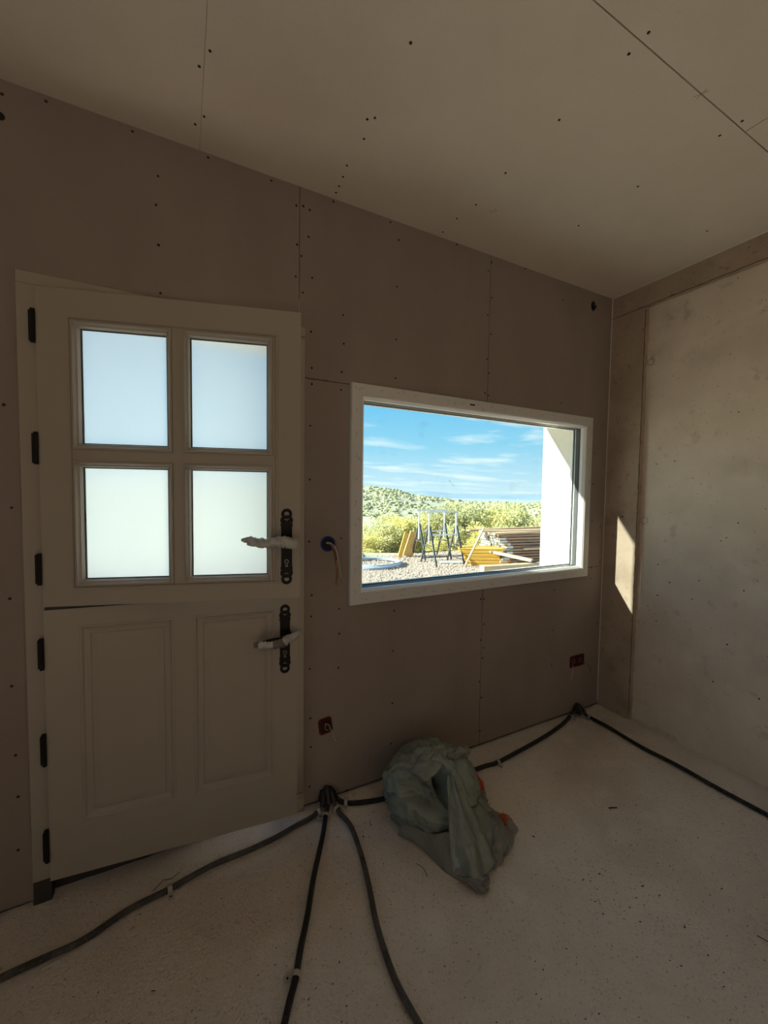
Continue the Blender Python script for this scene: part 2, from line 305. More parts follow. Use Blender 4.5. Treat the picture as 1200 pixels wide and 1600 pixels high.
# oval hole high in the corner, with a stub of conduit in it
b = NB(); N_ = 20
tube(b, [(2.232,0.001,2.518),(2.232,-0.0012,2.518)], 0.019, 16)
for v in b.verts: v.co.z = 2.518+(v.co.z-2.518)*1.5
hole = obj('conduit_hole', b, m_black, wf)
b = NB(); tube(b,[(2.232,-0.0005,2.512),(2.23,-0.014,2.505)],0.011,10); obj('conduit_stub', b, m_tube, hole)
# frayed hole at the left edge
b = NB(); tube(b, [(-0.472,0.001,2.475),(-0.472,-0.0012,2.475)], 0.012, 9); obj('conduit_hole', b, m_screw, wf)
b = NB(); pts=[(0.431+0.0022*noise.noise(Vector((0,z*0.2,1))),-0.0003,2.04+0.01*z) for z in range(0,12)]
tube(b, pts, 0.0007, 4); obj('seam_thread', b, m_white, wf)

# --- right wall: panel recessed behind a poured strip and a ring beam
bm = NB(); box(bm, XM,2.85,FL_Y0,0.03,-0.32,2.9)
wr = tag(obj('wall_right', bm, m_conc), 'bare cast concrete wall on the right with form-tie rings', kind='structure')
m_core2 = mat('joint_mortar',(0.13,0.10,0.075),0.95)
def rough_slab(name, x0, pts_y, pts_z, m, edge):
    b = NB(); ny_, nz_ = len(pts_y), len(pts_z); g = {}
    for i,y in enumerate(pts_y):
        for j,z in enumerate(pts_z):
            yy, zz = y, z
            if edge == 'y' and i == 0: yy += 0.004*noise.noise(Vector((z*14,0,0)))+0.002*noise.noise(Vector((z*60,0,0)))
            if edge == 'z' and j == 0: zz += 0.004*noise.noise(Vector((y*14,2,0)))+0.002*noise.noise(Vector((y*60,0,0)))
            g[i,j] = b.verts.new((x0+0.0012*noise.noise(Vector((y*12,z*12,1))),yy,zz))
    for i in range(ny_-1):
        for j in range(nz_-1): b.faces.new((g[i,j],g[i+1,j],g[i+1,j+1],g[i,j+1]))
    ed = [(g[i,0]) for i in range(ny_)]+[(g[ny_-1,j]) for j in range(1,nz_)]+[(g[i,nz_-1]) for i in range(ny_-2,-1,-1)]+[(g[0,j]) for j in range(nz_-2,0,-1)]
    bk = [b.verts.new((XM+0.01,v.co.y,v.co.z)) for v in ed]; n = len(ed)
    for i in range(n): b.faces.new((ed[i],bk[i],bk[(i+1)%n],ed[(i+1)%n]))
    return obj(name, b, m, wr)
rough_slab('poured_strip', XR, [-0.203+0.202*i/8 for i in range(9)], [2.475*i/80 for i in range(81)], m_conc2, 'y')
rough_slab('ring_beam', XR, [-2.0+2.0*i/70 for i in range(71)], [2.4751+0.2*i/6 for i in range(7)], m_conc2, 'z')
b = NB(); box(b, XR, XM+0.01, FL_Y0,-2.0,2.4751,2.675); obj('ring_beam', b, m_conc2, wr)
b = NB()
for y,z in RW_PITS:
    r = 0.0022+0.0022*random.random(); xx = XM if y < -0.203 and z < 2.47 else XR
    tube(b, [(xx+0.001,y,z),(xx-0.0006,y,z)], r, 7)
for _ in range(230):
    y = -0.21-1.1*random.random(); z = 0.05+2.35*random.random(); r = 0.0007+0.0016*random.random()**2
    tube(b, [(XM+0.001,y,z),(XM-0.0006,y,z)], r, 5)
tag(obj('air_hole', b, m_screw, wr), 'small dark air holes pitting the concrete', kind='stuff')
b = NB()
tube(b, [(XR+0.0015,-0.2045+0.003*noise.noise(Vector((z*0.3,0,0))),0.03+0.0122*z) for z in range(200)], lambda i: 0.0022+0.0022*max(0,noise.noise(Vector((i*0.31,4,0)))), 6)
obj('joint_line', b, m_core2, wr)
b = NB(); tube(b, [(XR-0.0003,-0.012*i,2.4745+0.003*noise.noise(Vector((i*0.3,7,0)))) for i in range(150)], lambda i: 0.0020+0.0026*max(0,noise.noise(Vector((i*0.37,9,0)))), 6)
obj('joint_line', b, m_core2, wr)
m_ring = mat('ring_stain',(0.36,0.30,0.25),0.9)
def ring(y, z, r, rr, x=XM):
    b = NB(); tube(b, [(x+0.0002,y+r*math.cos(a*PI/16),z+r*math.sin(a*PI/16)) for a in range(33)], rr, 6, False); obj('tie_ring', b, m_ring, wr)
ring(-0.225,2.157,0.018,0.0022); ring(-0.226,1.228,0.020,0.0018); ring(-0.13,2.145,0.011,0.0018,XR); ring(-0.12,1.225,0.016,0.0014,XR)
ring(-0.235,0.61,0.017,0.0012)
b = NB(); tube(b,[(XR+0.001,-0.118,1.243),(XR-0.001,-0.118,1.243)],0.005,8); tube(b,[(XR+0.001,-0.122,2.152),(XR-0.001,-0.122,2.152)],0.004,8)
obj('tie_hole', b, m_black, wr)

# --- ceiling boards, left and back walls
def cslab(name, x0,x1,y0,y1, m, parent=None, th=0.0125):
    b = NB(); v = []
    for x,y in ((x0,y0),(x1,y0),(x1,y1),(x0,y1)): v.append((b.verts.new((x,y,cz(x,y))), b.verts.new((x,y,cz(x,y)+th))))
    b.faces.new([q[0] for q in v]); b.faces.new([q[1] for q in v][::-1])
    for i in range(4): j=(i+1)%4; b.faces.new((v[i][0],v[i][1],v[j][1],v[j][0]))
    return obj(name, b, m, parent)
b = NB(); box(b, XW-0.4,2.85,FL_Y0-0.3,0.335,2.72,2.9)
ce = tag(obj('ceiling', b, m_core), 'bare plasterboard ceiling with joints and screws', kind='structure')
GY = -0.93; g1 = 0.0018
cslab('ceiling_board', XW, SEAMX-0.0005, GY+g1, -0.0005, m_ceil, ce)
cslab('ceiling_board', SEAMX+0.0005, XM, GY+g1, -0.0005, m_ceil, ce)
cslab('ceiling_board', XW, -0.9, FL_Y0, GY-g1, m_ceil, ce); cslab('ceiling_board', -0.897, 1.69, -2.13, GY-g1, m_ceil, ce)
cslab('ceiling_board', 1.693, XM, -2.13, GY-g1, m_ceil, ce); cslab('ceiling_board', -0.897, XM, FL_Y0, -2.133, m_ceil, ce)
b = NB()
for x,y in CEIL_SCREWS: tube(b, [(x,y,cz(x,y)+0.001),(x,y,cz(x,y)-0.0006)], 0.0045, 7)
tag(obj('screw_head', b, m_screw, ce), 'small dark screws holding the ceiling boards', kind='stuff')
b = NB(); q = [(1.187,-0.252),(1.20,-0.245),(1.215,-0.250),(1.22,-0.262),(1.205,-0.268)]
tube(b, [(x,y,cz(x,y)-0.0002) for x,y in q], 0.0012, 4); obj('pencil_mark', b, m_ring, ce)
b = NB()
for dx,dy,ex,ey in ((1.405,-0.915,1.425,-0.945),(1.412,-0.945,1.42,-0.915)): tube(b, [(dx,dy,cz(dx,dy)-0.0002),(ex,ey,cz(ex,ey)-0.0002)], 0.0009, 4)
obj('pencil_mark', b, m_ring, ce)
FILL_OP = (-4.3,-2.65,2.1)                           # opening added in the left wall behind the camera for fill light
b = NB(); box(b, XW-0.3,XW,FILL_OP[1],0.03,-0.32,2.9); box(b, XW-0.3,XW,FL_Y0-0.3,FILL_OP[0],-0.32,2.9); box(b, XW-0.3,XW,FILL_OP[0],FILL_OP[1],FILL_OP[2],2.9); box(b, XW-0.3,XW,FILL_OP[0],FILL_OP[1],-0.32,-0.02)
tag(obj('wall_left', b, m_board), 'plasterboard wall on the left with an opening added behind the camera for fill light', kind='structure')
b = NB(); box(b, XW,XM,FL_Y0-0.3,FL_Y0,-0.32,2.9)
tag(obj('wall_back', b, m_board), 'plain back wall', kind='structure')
# --- pale filler beads in the corner and along the ceiling
def bead(name, pts, r, label):
    b = NB(); tube(b, pts, r, 6); tag(obj(name, b, m_white), label, kind='structure')
bead('trim_1', [(XR-0.0008+0.0006*noise.noise(Vector((z*0.4,0,0))),-0.001,0.03+0.0257*z) for z in range(101)], 0.0022, 'thin pale filler bead in the vertical wall corner')
bead('trim_2', [(XR-0.0005,-0.05*i,cz(XR,-0.05*i)-0.001+0.0005*noise.noise(Vector((i,0,0)))) for i in range(60)], 0.0026, 'thin pale filler bead between ceiling and right wall')

# ================================================================ WINDOW
w1 = tag(empty('window_1', (1.45,0,1.36)), 'white framed fixed window in the front wall', kind='structure')
def wobj(name, b, m, bevel=0):
    for v in b.verts: v.co -= Vector((1.45,0,1.36))
    return obj(name, b, m, w1, bevel=bevel)
FO = (0.656,2.245,0.870,1.846)
fw = 0.050
b = NB()                                         # casing: flat face then a step in to the glazing bead
lofted(b, [(0.05,0.06),(0.0,0.06),(0.0,0.0),(0.0,-0.018),(0.003,-0.021),(fw,-0.021),(fw+0.001,-0.018),(fw+0.001,0.06)], *FO)
wobj('window_frame', b, m_pvc)
b = NB(); i0 = fw+0.001
lofted(b, [(i0,0.05),(i0,-0.016),(i0+0.004,-0.017),(i0+0.014,-0.002),(i0+0.016,0.010),(i0+0.016,0.05)], *FO); wobj('glazing_bead', b, m_bead)
b = NB(); lofted(b, [(i0+0.010,0.0145),(i0+0.0178,0.0145),(i0+0.0178,0.045),(i0+0.010,0.045)], *FO); wobj('gasket', b, m_gasket)
b = NB(); box(b, FO[0]+i0+0.017,FO[1]-i0-0.017,0.015,0.0190,FO[2]+i0+0.017,FO[3]-i0-0.017); wobj('pane', b, m_glass)
b = NB(); box(b, FO[0]+i0+0.017,FO[1]-i0-0.017,0.033,0.0370,FO[2]+i0+0.017,FO[3]-i0-0.017); wobj('pane', b, m_glass)
b = NB(); lofted(b, [(0.045,0.0601),(0.045,0.075),(0.072,0.075),(0.072,0.0601)], *FO); wobj('outer_bead', b, m_bead)
b = NB()                                         # print dashes left on the protective film
rnd = random.Random(3)
def dash(x,z,w_,h_): box(b, x-w_/2,x+w_/2,-0.0213,-0.0208,z-h_/2,z+h_/2)
for k in range(17):
    x = 0.70+k*0.092
    dash(x+0.01*rnd.random(), FO[3]-0.024+0.004*rnd.random(), 0.014,0.0018); dash(x+0.03, FO[2]+0.022, 0.010+0.008*rnd.random(),0.0018)
    if k%3 == 0: dash(x-0.008, FO[3]-0.030, 0.003,0.006); dash(x+0.012, FO[2]+0.028, 0.003,0.006)
for k in range(9):
    z = 0.93+k*0.1; dash(FO[0]+0.024, z, 0.002,0.014); dash(FO[1]-0.022, z+0.02, 0.0018,0.012)
    if k%3 == 1: dash(FO[0]+0.02, z-0.015, 0.006,0.003)
wobj('film_print', b, mat('faint_print',(0.24,0.22,0.20),0.6))
b = NB(); box(b, 1.295,1.325,-0.0225,-0.0208,FO[3]-0.030,FO[3]-0.023); wobj('drain_slot', b, m_black)
b = NB(); sm = random.Random(5)                  # finger smears on the inner pane
for x,z,a,l in ((1.905,1.395,1.0,0.05),(1.93,1.40,1.05,0.04),(1.955,1.41,0.9,0.03),(1.20,1.44,-0.8,0.02),(1.22,1.42,-0.6,0.015)):
    beam(b,(x,0.0146,z),(x+l*math.cos(a),0.0146,z+l*math.sin(a)),0.0006,0.0022,up=(0,1,0))
wobj('smear', b, mat('smear_grey',(0.42,0.50,0.55),0.8))

# ================================================================ STABLE DOOR
d1 = tag(empty('door_1', (0,0,0)), 'cream stable door standing ajar, four frosted panes above', kind='structure')
b = NB()
# jambs and head with a stop behind the leaves
box(b,-0.447,-0.398,-0.010,0.036,0.079,1.999); box(b,0.408,0.455,-0.004,0.036,0.079,1.999); box(b,-0.447,0.455,-0.010,0.036,1.999,2.036)
box(b,-0.434,-0.372,0.036,0.075,0.079,1.975); box(b,0.380,0.441,0.036,0.075,0.079,1.975); box(b,-0.434,0.441,0.036,0.075,1.975,2.021)
obj('door_frame', b, m_door, d1, bevel=0.002)
b = NB(); box(b,-0.434,0.441,0.038,0.09,-0.01,0.125); obj('threshold', b, m_core, d1)  # height raised to block light leaking under the leaf
b = NB(); box(b,-0.447,-0.400,-0.004,0.03,-0.004,0.078); obj('packing_block', b, m_core, d1)
b = NB(); box(b,0.424,0.456,-0.004,0.03,-0.004,0.077); obj('packing_block', b, m_conc2, d1)
for z in (1.867,1.494,1.115,0.842,0.527,0.204):
    b = NB(); box(b,-0.4125,-0.3985,-0.034,-0.0101,z-0.046,z+0.046); hg = obj('hinge', b, m_iron, d1, bevel=0.001)
    b = NB(); tube(b,[(-0.4015,-0.035,z-0.05),(-0.4015,-0.035,z+0.05)],0.006,10); obj('hinge_pin', b, m_iron, hg)
HP = (-0.3963,-0.03,0.0)
def leaf(name, rz, boxes):
    b = NB()
    for q in boxes: box(b, q[0],q[1],0.0,0.05,q[2],q[3])
    o = obj(name, b, m_door, d1); o.location = HP; o.rotation_euler = (0,0,-rz); return o
W = 0.798
px0,px1,px2,px3 = 0.104,0.375,0.427,0.694
pz0,pz1,pz2,pz3 = 1.066,1.449,1.504,1.886
up = leaf('upper_leaf', 0.2669, [(0,px0,0.993,1.989),(px3,W,0.993,1.989),(px0,px3,0.993,pz0),(px0,px3,pz3,1.989),(px1,px2,pz0,pz3),(px0,px1,pz1,pz2),(px2,px3,pz1,pz2)])
b = NB(); lofted(b, [(0,-0.0002),(0.001,-0.004),(0.007,-0.005),(0.010,-0.0002)], 0.084,0.722,1.046,1.908); obj('moulding', b, m_door, up)
for x0,x1 in ((px0,px1),(px2,px3)):
    for z0,z1 in ((pz0,pz1),(pz2,pz3)):
        b = NB(); lofted(b, [(-0.010,-0.0002),(-0.009,-0.006),(-0.003,-0.0075),(0.000,-0.002),(0.003,0.002),(0.006,0.003),(0.009,0.012),(0.0095,0.024)], x0,x1,z0,z1)
        obj('glazing_bead', b, m_door, up)
        b = NB(); lofted(b, [(0.0094,0.0195),(0.0125,0.0195),(0.0125,0.024)], x0,x1,z0,z1); obj('gasket', b, m_tubeg, up)
        b = NB(); box(b, x0-0.0,x1+0.0,0.024,0.028,z0,z1); obj('pane', b, m_frost, up)
lx = ((0.092,0.370),(0.431,0.712)); lz = (0.262,0.924)
lo = leaf('lower_leaf', 0.1073, [(0,lx[0][0],0.083,0.982),(lx[0][1],lx[1][0],0.083,0.982),(lx[1][1],W,0.083,0.982)]+[(a,c,0.083,lz[0]) for a,c in lx]+[(a,c,lz[1],0.982) for a,c in lx])
for a,c in lx:
    b = NB(); R = lofted(b, [(0,0.0),(0.002,-0.0015),(0.008,-0.001),(0.013,0.004),(0.020,0.006),(0.026,0.007),(0.030,0.0065),(0.034,0.003),(0.052,0.0)], a,c,lz[0],lz[1]); b.faces.new(R[-1])
    obj('panel', b, m_door, lo)
b = NB(); box(b, 0.002,W-0.002,0.008,0.030,0.9822,0.9905); obj('meeting_strip', b, m_gasket, lo)
b = NB(); box(b, 0.035,W-0.035,0.0502,0.085,0.955,0.982); obj('light_stop_bar', b, m_door, lo)  # added on the unseen outer face to block light falling behind the leaf
b = NB(); box(b, 0.035,W-0.035,0.0502,0.112,0.128,0.165); obj('light_stop_bar', b, m_door, lo)  # deeper added bar, keeps light from spilling under the leaf

def backplate(parent, cx, cz_, h, lab):
    def circ(r, x, z, n=20, sx=1.0): return [(x+sx*r*math.cos(2*PI*k/n), z+r*math.sin(2*PI*k/n)) for k in range(n)]
    b = NB(); y0,y1 = -0.005,-0.0002; hh = h/2
    box(b, cx-0.0185,cx+0.0185,y0,y1,cz_-hh+0.055,cz_+hh-0.055)
    for s in (-1,1):
        e = cz_+s*(hh-0.0185); ringprism(b, circ(0.0185,cx,e), circ(0.0080,cx,e,20,1.1), y0,y1)
        m_ = cz_+s*(hh-0.0410)                    # lobed collar with a bean-shaped opening
        ringprism(b, circ(0.0175,cx,m_,20,1.24), [(x,z+s*0.004*abs((x-cx)/0.009)) for x,z in circ(0.0060,cx,m_+s*0.004,20,1.7)], y0-0.0003,y1)
        box(b, cx-0.0205,cx+0.0205,y0,y1,min(cz_+s*(hh-0.0525),cz_+s*(hh-0.062)),max(cz_+s*(hh-0.0525),cz_+s*(hh-0.062)))
        box(b, cx-0.0165,cx+0.0165,y0-0.0002,y1,min(cz_+s*(hh-0.050),cz_+s*(hh-0.070)),max(cz_+s*(hh-0.050),cz_+s*(hh-0.070)))
    o = obj('backplate', b, m_iron, parent); tag(o, lab)
    kz = cz_-0.052
    b = NB(); prism(b, circ(0.0075,cx,kz,16), y0-0.0006,y0+0.001); prism(b, [(cx-0.003,kz),(cx+0.003,kz),(cx+0.004,kz-0.019),(cx-0.004,kz-0.019)], y0-0.0007,y0+0.001); obj('keyhole', b, m_brass, parent)
    b = NB(); prism(b, circ(0.0050,cx,kz,16), y0-0.0010,y0+0.001); prism(b, [(cx-0.0015,kz),(cx+0.0015,kz),(cx+0.002,kz-0.015),(cx-0.002,kz-0.015)], y0-0.0011,y0+0.001); obj('keyhole_slot', b, m_black, parent)
def wrapmesh(path, rad, seed, mt, parent, name='plastic_wrap', lab=None):
    b = NB(); P = crom(path, 14); n = len(P); rings=[]
    tube(b, P, lambda i: rad[0]+(rad[1]-rad[0])*i/n, 14)
    for v in b.verts:
        k = noise.noise(v.co*90+Vector((seed,0,0))); k2 = noise.noise(v.co*220+Vector((0,seed,0)))
        c = min(P, key=lambda q:(q-v.co).length); d = (v.co-c)
        if d.length > 1e-6: v.co = c+d*(1+0.30*k+0.22*k2)
    o = obj(name, b, mt, parent, smooth=True)
    if lab: tag(o, lab)
    return o
def handle(parent, cx, hz, tipx, tipz, seed, mid=None):
    b = NB(); tube(b, [(cx,-0.004,hz),(cx,-0.012,hz)],0.0165,16); tube(b, crom([(cx,-0.008,hz),(cx,-0.040,hz),(cx-0.012,-0.052,hz),(cx-0.06,-0.055,hz-0.002),(tipx,-0.050,tipz)],8),0.0085,10)
    obj('lever', b, m_iron, parent)
    return
backplate(up, 0.751, 1.176, 0.268, 'black iron backplate with pierced ends'); handle(up, 0.755, 1.196, 0.640, 1.199, 1)
wrapmesh([(0.785,-0.048,1.188),(0.755,-0.052,1.196),(0.730,-0.055,1.199)],(0.0195,0.0205),3,m_wrap,up,lab='pale plastic film round the lever hub')
wrapmesh([(0.735,-0.055,1.203),(0.700,-0.056,1.196),(0.660,-0.055,1.197),(0.628,-0.052,1.204)],(0.0175,0.0140),8,m_wrap,up,lab='clear crumpled film round the lever')
wrapmesh([(0.640,-0.054,1.203),(0.622,-0.053,1.206),(0.606,-0.052,1.207)],(0.0165,0.0035),31,m_wrap,up,'film_end',lab='loose crumpled end of the film')
backplate(lo, 0.750, 0.802, 0.268, 'black iron backplate with pierced ends'); handle(lo, 0.757, 0.822, 0.650, 0.811, 2)
wrapmesh([(0.800,-0.020,0.826),(0.778,-0.042,0.822),(0.752,-0.053,0.816),(0.735,-0.056,0.811)],(0.012,0.0185),13,m_wrap,lo,lab='pale plastic film round the lever hub')
wrapmesh([(0.742,-0.056,0.811),(0.715,-0.056,0.807),(0.700,-0.055,0.806)],(0.0180,0.0170),17,m_tapew,lo,'tape_wrap','dark tape band round the lever')
wrapmesh([(0.702,-0.055,0.807),(0.675,-0.054,0.808),(0.650,-0.050,0.808)],(0.0150,0.0135),19,m_wrap,lo,lab='pale plastic film round the lever grip')
wrapmesh([(0.655,-0.051,0.808),(0.634,-0.048,0.807)],(0.0115,0.009),23,m_tapew,lo,'tape_wrap','dark lever tip')
# ================================================================ ELECTRICAL BOXES
def wires(parent, specs, mats):
    for k,(pts,r) in enumerate(specs):
        b = NB(); tube(b, crom(pts,6), r, 5); obj('wire', b, mats[k%len(mats)], parent)
m_wo = mat('wire_orange',(0.50,0.22,0.10),0.5); m_wg = mat('wire_green',(0.34,0.36,0.22),0.5); m_ww = mat('wire_pale',(0.52,0.48,0.42),0.5); m_wb = mat('wire_brown',(0.14,0.07,0.04),0.5)
bx = tag(empty('socket_box', (0.558,0,1.148)), 'round blue flush box with four loose wires between the upper door handle and the window', 'electrical box')
b = NB(); n=24
ringprism(b, [(0.034*math.cos(2*PI*k/n),0.034*math.sin(2*PI*k/n)) for k in range(n)], [(0.029*math.cos(2*PI*k/n),0.029*math.sin(2*PI*k/n)) for k in range(n)], -0.003,0.0115); obj('rim', b, m_blue, bx)
b = NB(); tube(b,[(0,-0.0012,0),(0,0.0115,0)],0.0292,20); obj('cup', b, mat('blue_shaded',(0.006,0.010,0.035),0.6), bx)  # solid plug, darker blue for the shade inside the box
wires(bx, [([(-0.006,-0.001,0.006),(0.008,-0.022,0.004),(0.026,-0.030,-0.02),(0.040,-0.022,-0.07),(0.052,-0.010,-0.115),(0.058,-0.008,-0.150)],0.0016),
 ([(-0.008,-0.001,0.002),(0.004,-0.020,-0.001),(0.020,-0.028,-0.025),(0.034,-0.018,-0.075),(0.036,-0.010,-0.12),(0.030,-0.008,-0.168)],0.0016),
 ([(-0.004,-0.001,0.004),(0.012,-0.018,0.001),(0.030,-0.026,-0.022),(0.046,-0.02,-0.075),(0.060,-0.008,-0.130),(0.075,-0.006,-0.176)],0.0014),
 ([(-0.004,-0.001,0.0),(0.006,-0.018,-0.004),(0.022,-0.020,-0.04),(0.028,-0.014,-0.07),(0.040,-0.010,-0.11),(0.038,-0.006,-0.185)],0.0014)], [m_ww,m_wo,m_wg,m_wb])
b = NB(); tube(b, crom([(0.018,-0.027,-0.020),(0.028,-0.024,-0.045),(0.033,-0.019,-0.070)],5),0.0035,6); obj('sheath', b, m_wb, bx)
def redbox(loc, w_, h_, label, rot, ws, gang=1):
    o = tag(empty('socket_box', loc), label, 'electrical box'); o.rotation_euler = (0,rot,0)
    def rr(w,h,r): 
        L=[]
        for cx,cz2,a0 in ((w/2-r,h/2-r,0),(-w/2+r,h/2-r,PI/2),(-w/2+r,-h/2+r,PI),(w/2-r,-h/2+r,1.5*PI)):
            for k in range(5): L.append((cx+r*math.cos(a0+k*PI/8), cz2+r*math.sin(a0+k*PI/8)))
        return L
    b = NB(); ringprism(b, rr(w_,h_,0.014), rr(w_-0.010,h_-0.010,0.011), -0.0025,0.0115); obj('rim', b, m_red, o)
    b = NB(); prism(b, rr(w_-0.009,h_-0.009,0.011), -0.0008,0.0115); obj('cup', b, mat('red_shaded',(0.040,0.006,0.005),0.6), o)  # solid plug, darker red for the shade inside the box
    for sx in (-1,1):
        for sz in (-1,1): b = NB(); disc(b, (sx*(w_/2-0.010),-0.0008,sz*(h_/2-0.012)), (0,-1,0), 0.0032, 0.003, 8); obj('screw_lug', b, m_red, o)
    if gang > 1:
        for sx in (-1,1): b = NB(); ringprism(b, [(sx*0.030+0.016*math.cos(k*PI/8),0.016*math.sin(k*PI/8)) for k in range(16)], [(sx*0.030+0.010*math.cos(k*PI/8),0.010*math.sin(k*PI/8)) for k in range(16)], -0.0022,-0.0006); obj('conduit_mouth', b, mat('pink_plastic',(0.20,0.08,0.08),0.5), o)
    wires(o, ws, [m_ww,m_wb,m_wg]); return o
redbox((0.552,0,0.345),0.062,0.074,'dark red flush box low on the wall beside the door, short wires hanging out',-0.12,
 [([(0.0,-0.001,0.006),(0.010,-0.02,0.012),(0.016,-0.022,-0.01),(0.028,-0.018,-0.055),(0.036,-0.012,-0.078)],0.0013),
  ([(0.0,-0.001,0.0),(0.006,-0.02,0.004),(0.014,-0.02,-0.02),(0.032,-0.016,-0.06),(0.046,-0.012,-0.076)],0.0011),
  ([(0.002,-0.001,0.01),(-0.006,-0.016,-0.004),(0.006,-0.02,-0.014)],0.0012)])
redbox((2.200,0,0.336),0.134,0.074,'dark red double flush box under the right end of the window, two wires hanging',0.0,
 [([(-0.040,-0.001,-0.02),(-0.048,-0.012,-0.034),(-0.050,-0.010,-0.060),(-0.052,-0.004,-0.115)],0.0012),
  ([(0.045,-0.001,-0.012),(0.075,-0.016,-0.030),(0.105,-0.020,-0.065),(0.120,-0.012,-0.095)],0.0012)],2)

# ================================================================ CONDUITS, HUBS, CLIPS
def conduit(pts, r, mt, label, cat='conduit', zf=None):
    P = [(x,y,(zf(i,len(pts)) if zf else r-0.001)) for i,(x,y) in enumerate(pts)]
    Q = crom(P, 60)
    # resample to an even pitch and rib the tube
    out=[Q[0]]; acc=0
    for a,b_ in zip(Q,Q[1:]):
        acc += (b_-a).length
        if acc >= 0.0024: out.append(b_); acc = 0
    b = NB(); tube(b, out, lambda i: r if i%2 else r*0.88, 9)
    return tag(obj('conduit', b, mt, smooth=False), label, cat)
def endlift(i,n,h,r,ends):    # rises into the wall at a hub
    if 0 in ends and i == 0: return h
    if 1 in ends and i == n-1: return h
    return r
conduit([(0.556,-0.012)]+CABLES['a'], 0.0100, m_tubeg, 'dark grey ribbed conduit running left past the foot of the door', zf=lambda i,n: (0.035,0.024)[i] if i < 2 else 0.0102)
conduit([(0.566,-0.014)]+CABLES['b'], 0.0100, m_tube, 'black conduit running straight out from the wall, left of the curved grey one', zf=lambda i,n: (0.040,0.026)[i] if i < 2 else 0.0092)
conduit([(0.574,-0.014)]+CABLES['c'], 0.0098, m_tubeg, 'grey ribbed conduit curving out from the wall, left of the bag', zf=lambda i,n: (0.036,0.028)[i] if i < 2 else 0.0096)
conduit(CABLES['d'], 0.0105, m_tube, 'black conduit along the front wall passing behind the bag to the corner', zf=lambda i,n: 0.034 if i == 0 else (0.030 if i == n-1 else (0.022 if i == n-2 else 0.0095)))
conduit(CABLES['e'], 0.0102, m_tube, 'black conduit along the right wall from the corner', zf=lambda i,n: 0.034 if i == 0 else 0.0100)
m_tape = mat('black_tape',(0.012,0.012,0.013),0.38,bump=0.6,bscale=60,spec=0.5); m_tapeb = mat('greenish_tape',(0.028,0.034,0.038),0.3,bump=0.6,bscale=60,spec=0.6)
def hub(x, label, s):
    o = tag(empty('conduit_outlet', (x,-0.012,0.0)), label, 'conduit outlet')
    b = NB(); bmesh.ops.create_uvsphere(b, u_segments=24, v_segments=16, radius=1)
    for v in b.verts:
        k = 1+0.22*noise.noise(v.co*2.3+Vector((x,0,0)))+0.10*noise.noise(v.co*6)
        v.co = Vector((v.co.x*0.038*s*k, v.co.y*0.026*k-0.004, max(v.co.z*0.034*s*k+0.036*s,0.004)))
    obj('taped_bundle', b, m_tape, o, smooth=True)
    for k,(dx,h,rr) in enumerate(((-0.022,0.050,0.011),(-0.004,0.062,0.012),(0.012,0.054,0.011))):
        b = NB(); tube(b, crom([(dx*s,0.010,h*s),(dx*s,-0.006,h*s+0.004),(dx*1.3*s,-0.026,h*0.75*s),(dx*1.7*s,-0.040,h*0.42*s)],6), rr*s, 10); obj('conduit_elbow', b, (m_tube,m_tape,m_tube)[k], o, smooth=True)
    return o
hub(0.560, 'black taped bundle where four conduits leave the wall beside the door', 1.0)
hub(2.208, 'black taped bundle where conduits leave the wall in the far corner', 0.85)
def near_dir(x,y):
    best=None
    for key,P in CABLES.items():
        for a,b_ in zip(P,P[1:]):
            a2,b2=Vector((*a,0)),Vector((*b_,0)); d=b2-a2; t=max(0,min(1,(Vector((x,y,0))-a2).dot(d)/max(d.length_squared,1e-9))); q=a2+d*t
            e_=(q-Vector((x,y,0))).length
            if best is None or e_<best[0]: best=(e_,q,math.atan2(d.y,d.x))
    return best
b = NB(); R=0.0128; pr=[]
for k in range(15):
    a = PI*k/14; pr.append((R*math.cos(a), R*math.sin(a)+0.0085))
outer=[( (R+0.0016)*math.cos(PI*k/14),(R+0.0016)*math.sin(PI*k/14)+0.0085) for k in range(15)]
poly = [(R,0.0)]+pr+[(-R,0.0),(-R-0.0016,0.0)]+outer[::-1]+[(R+0.0016,0.0)]
for k in range(len(pr)-1):
    prism(b, [pr[k],pr[k+1],outer[k+1],outer[k]], -0.007,0.007)
box(b, -R-0.0016,-R,-0.007,0.007,0,0.0085); box(b, R,R+0.0016,-0.007,0.007,0,0.0085)
strap = obj('strap', b, m_clip)
b = NB()
ringprism(b, [(0.0105*math.cos(k*PI/8)*1.1,0.0105*math.sin(k*PI/8)) for k in range(16)], [(0.0038*math.cos(k*PI/8),0.0038*math.sin(k*PI/8)) for k in range(16)], 0,0.002)
tab = obj('tab', b, m_clip); tab.rotation_euler = (-PI/2,0,0); tab.location = (R+0.011,0,0.0035)
b = NB(); disc(b,(0,0,0),(0,0,1),0.0032,0.0016,8); nail_ = obj('nail', b, m_screw); nail_.location = (R+0.011,0,0.002)
cp = empty('cable_clip')
for q in (strap,tab,nail_): q.parent = cp
labels = ['pale clip on the conduit that runs left, nearest the wall outlet','pale clip on the straight black conduit, right at the wall outlet','pale clip on the curved grey conduit, right at the wall outlet',
 'pale clip on the conduit just right of the wall outlet beside the door','pale clip on the left-running conduit in front of the door','pale clip on the straight black conduit at the bottom of the picture',
 'pale clip on the conduit just right of the bag','pale clip just left of the outlet in the far corner','pale clip on the right-wall conduit, just out of the far corner']
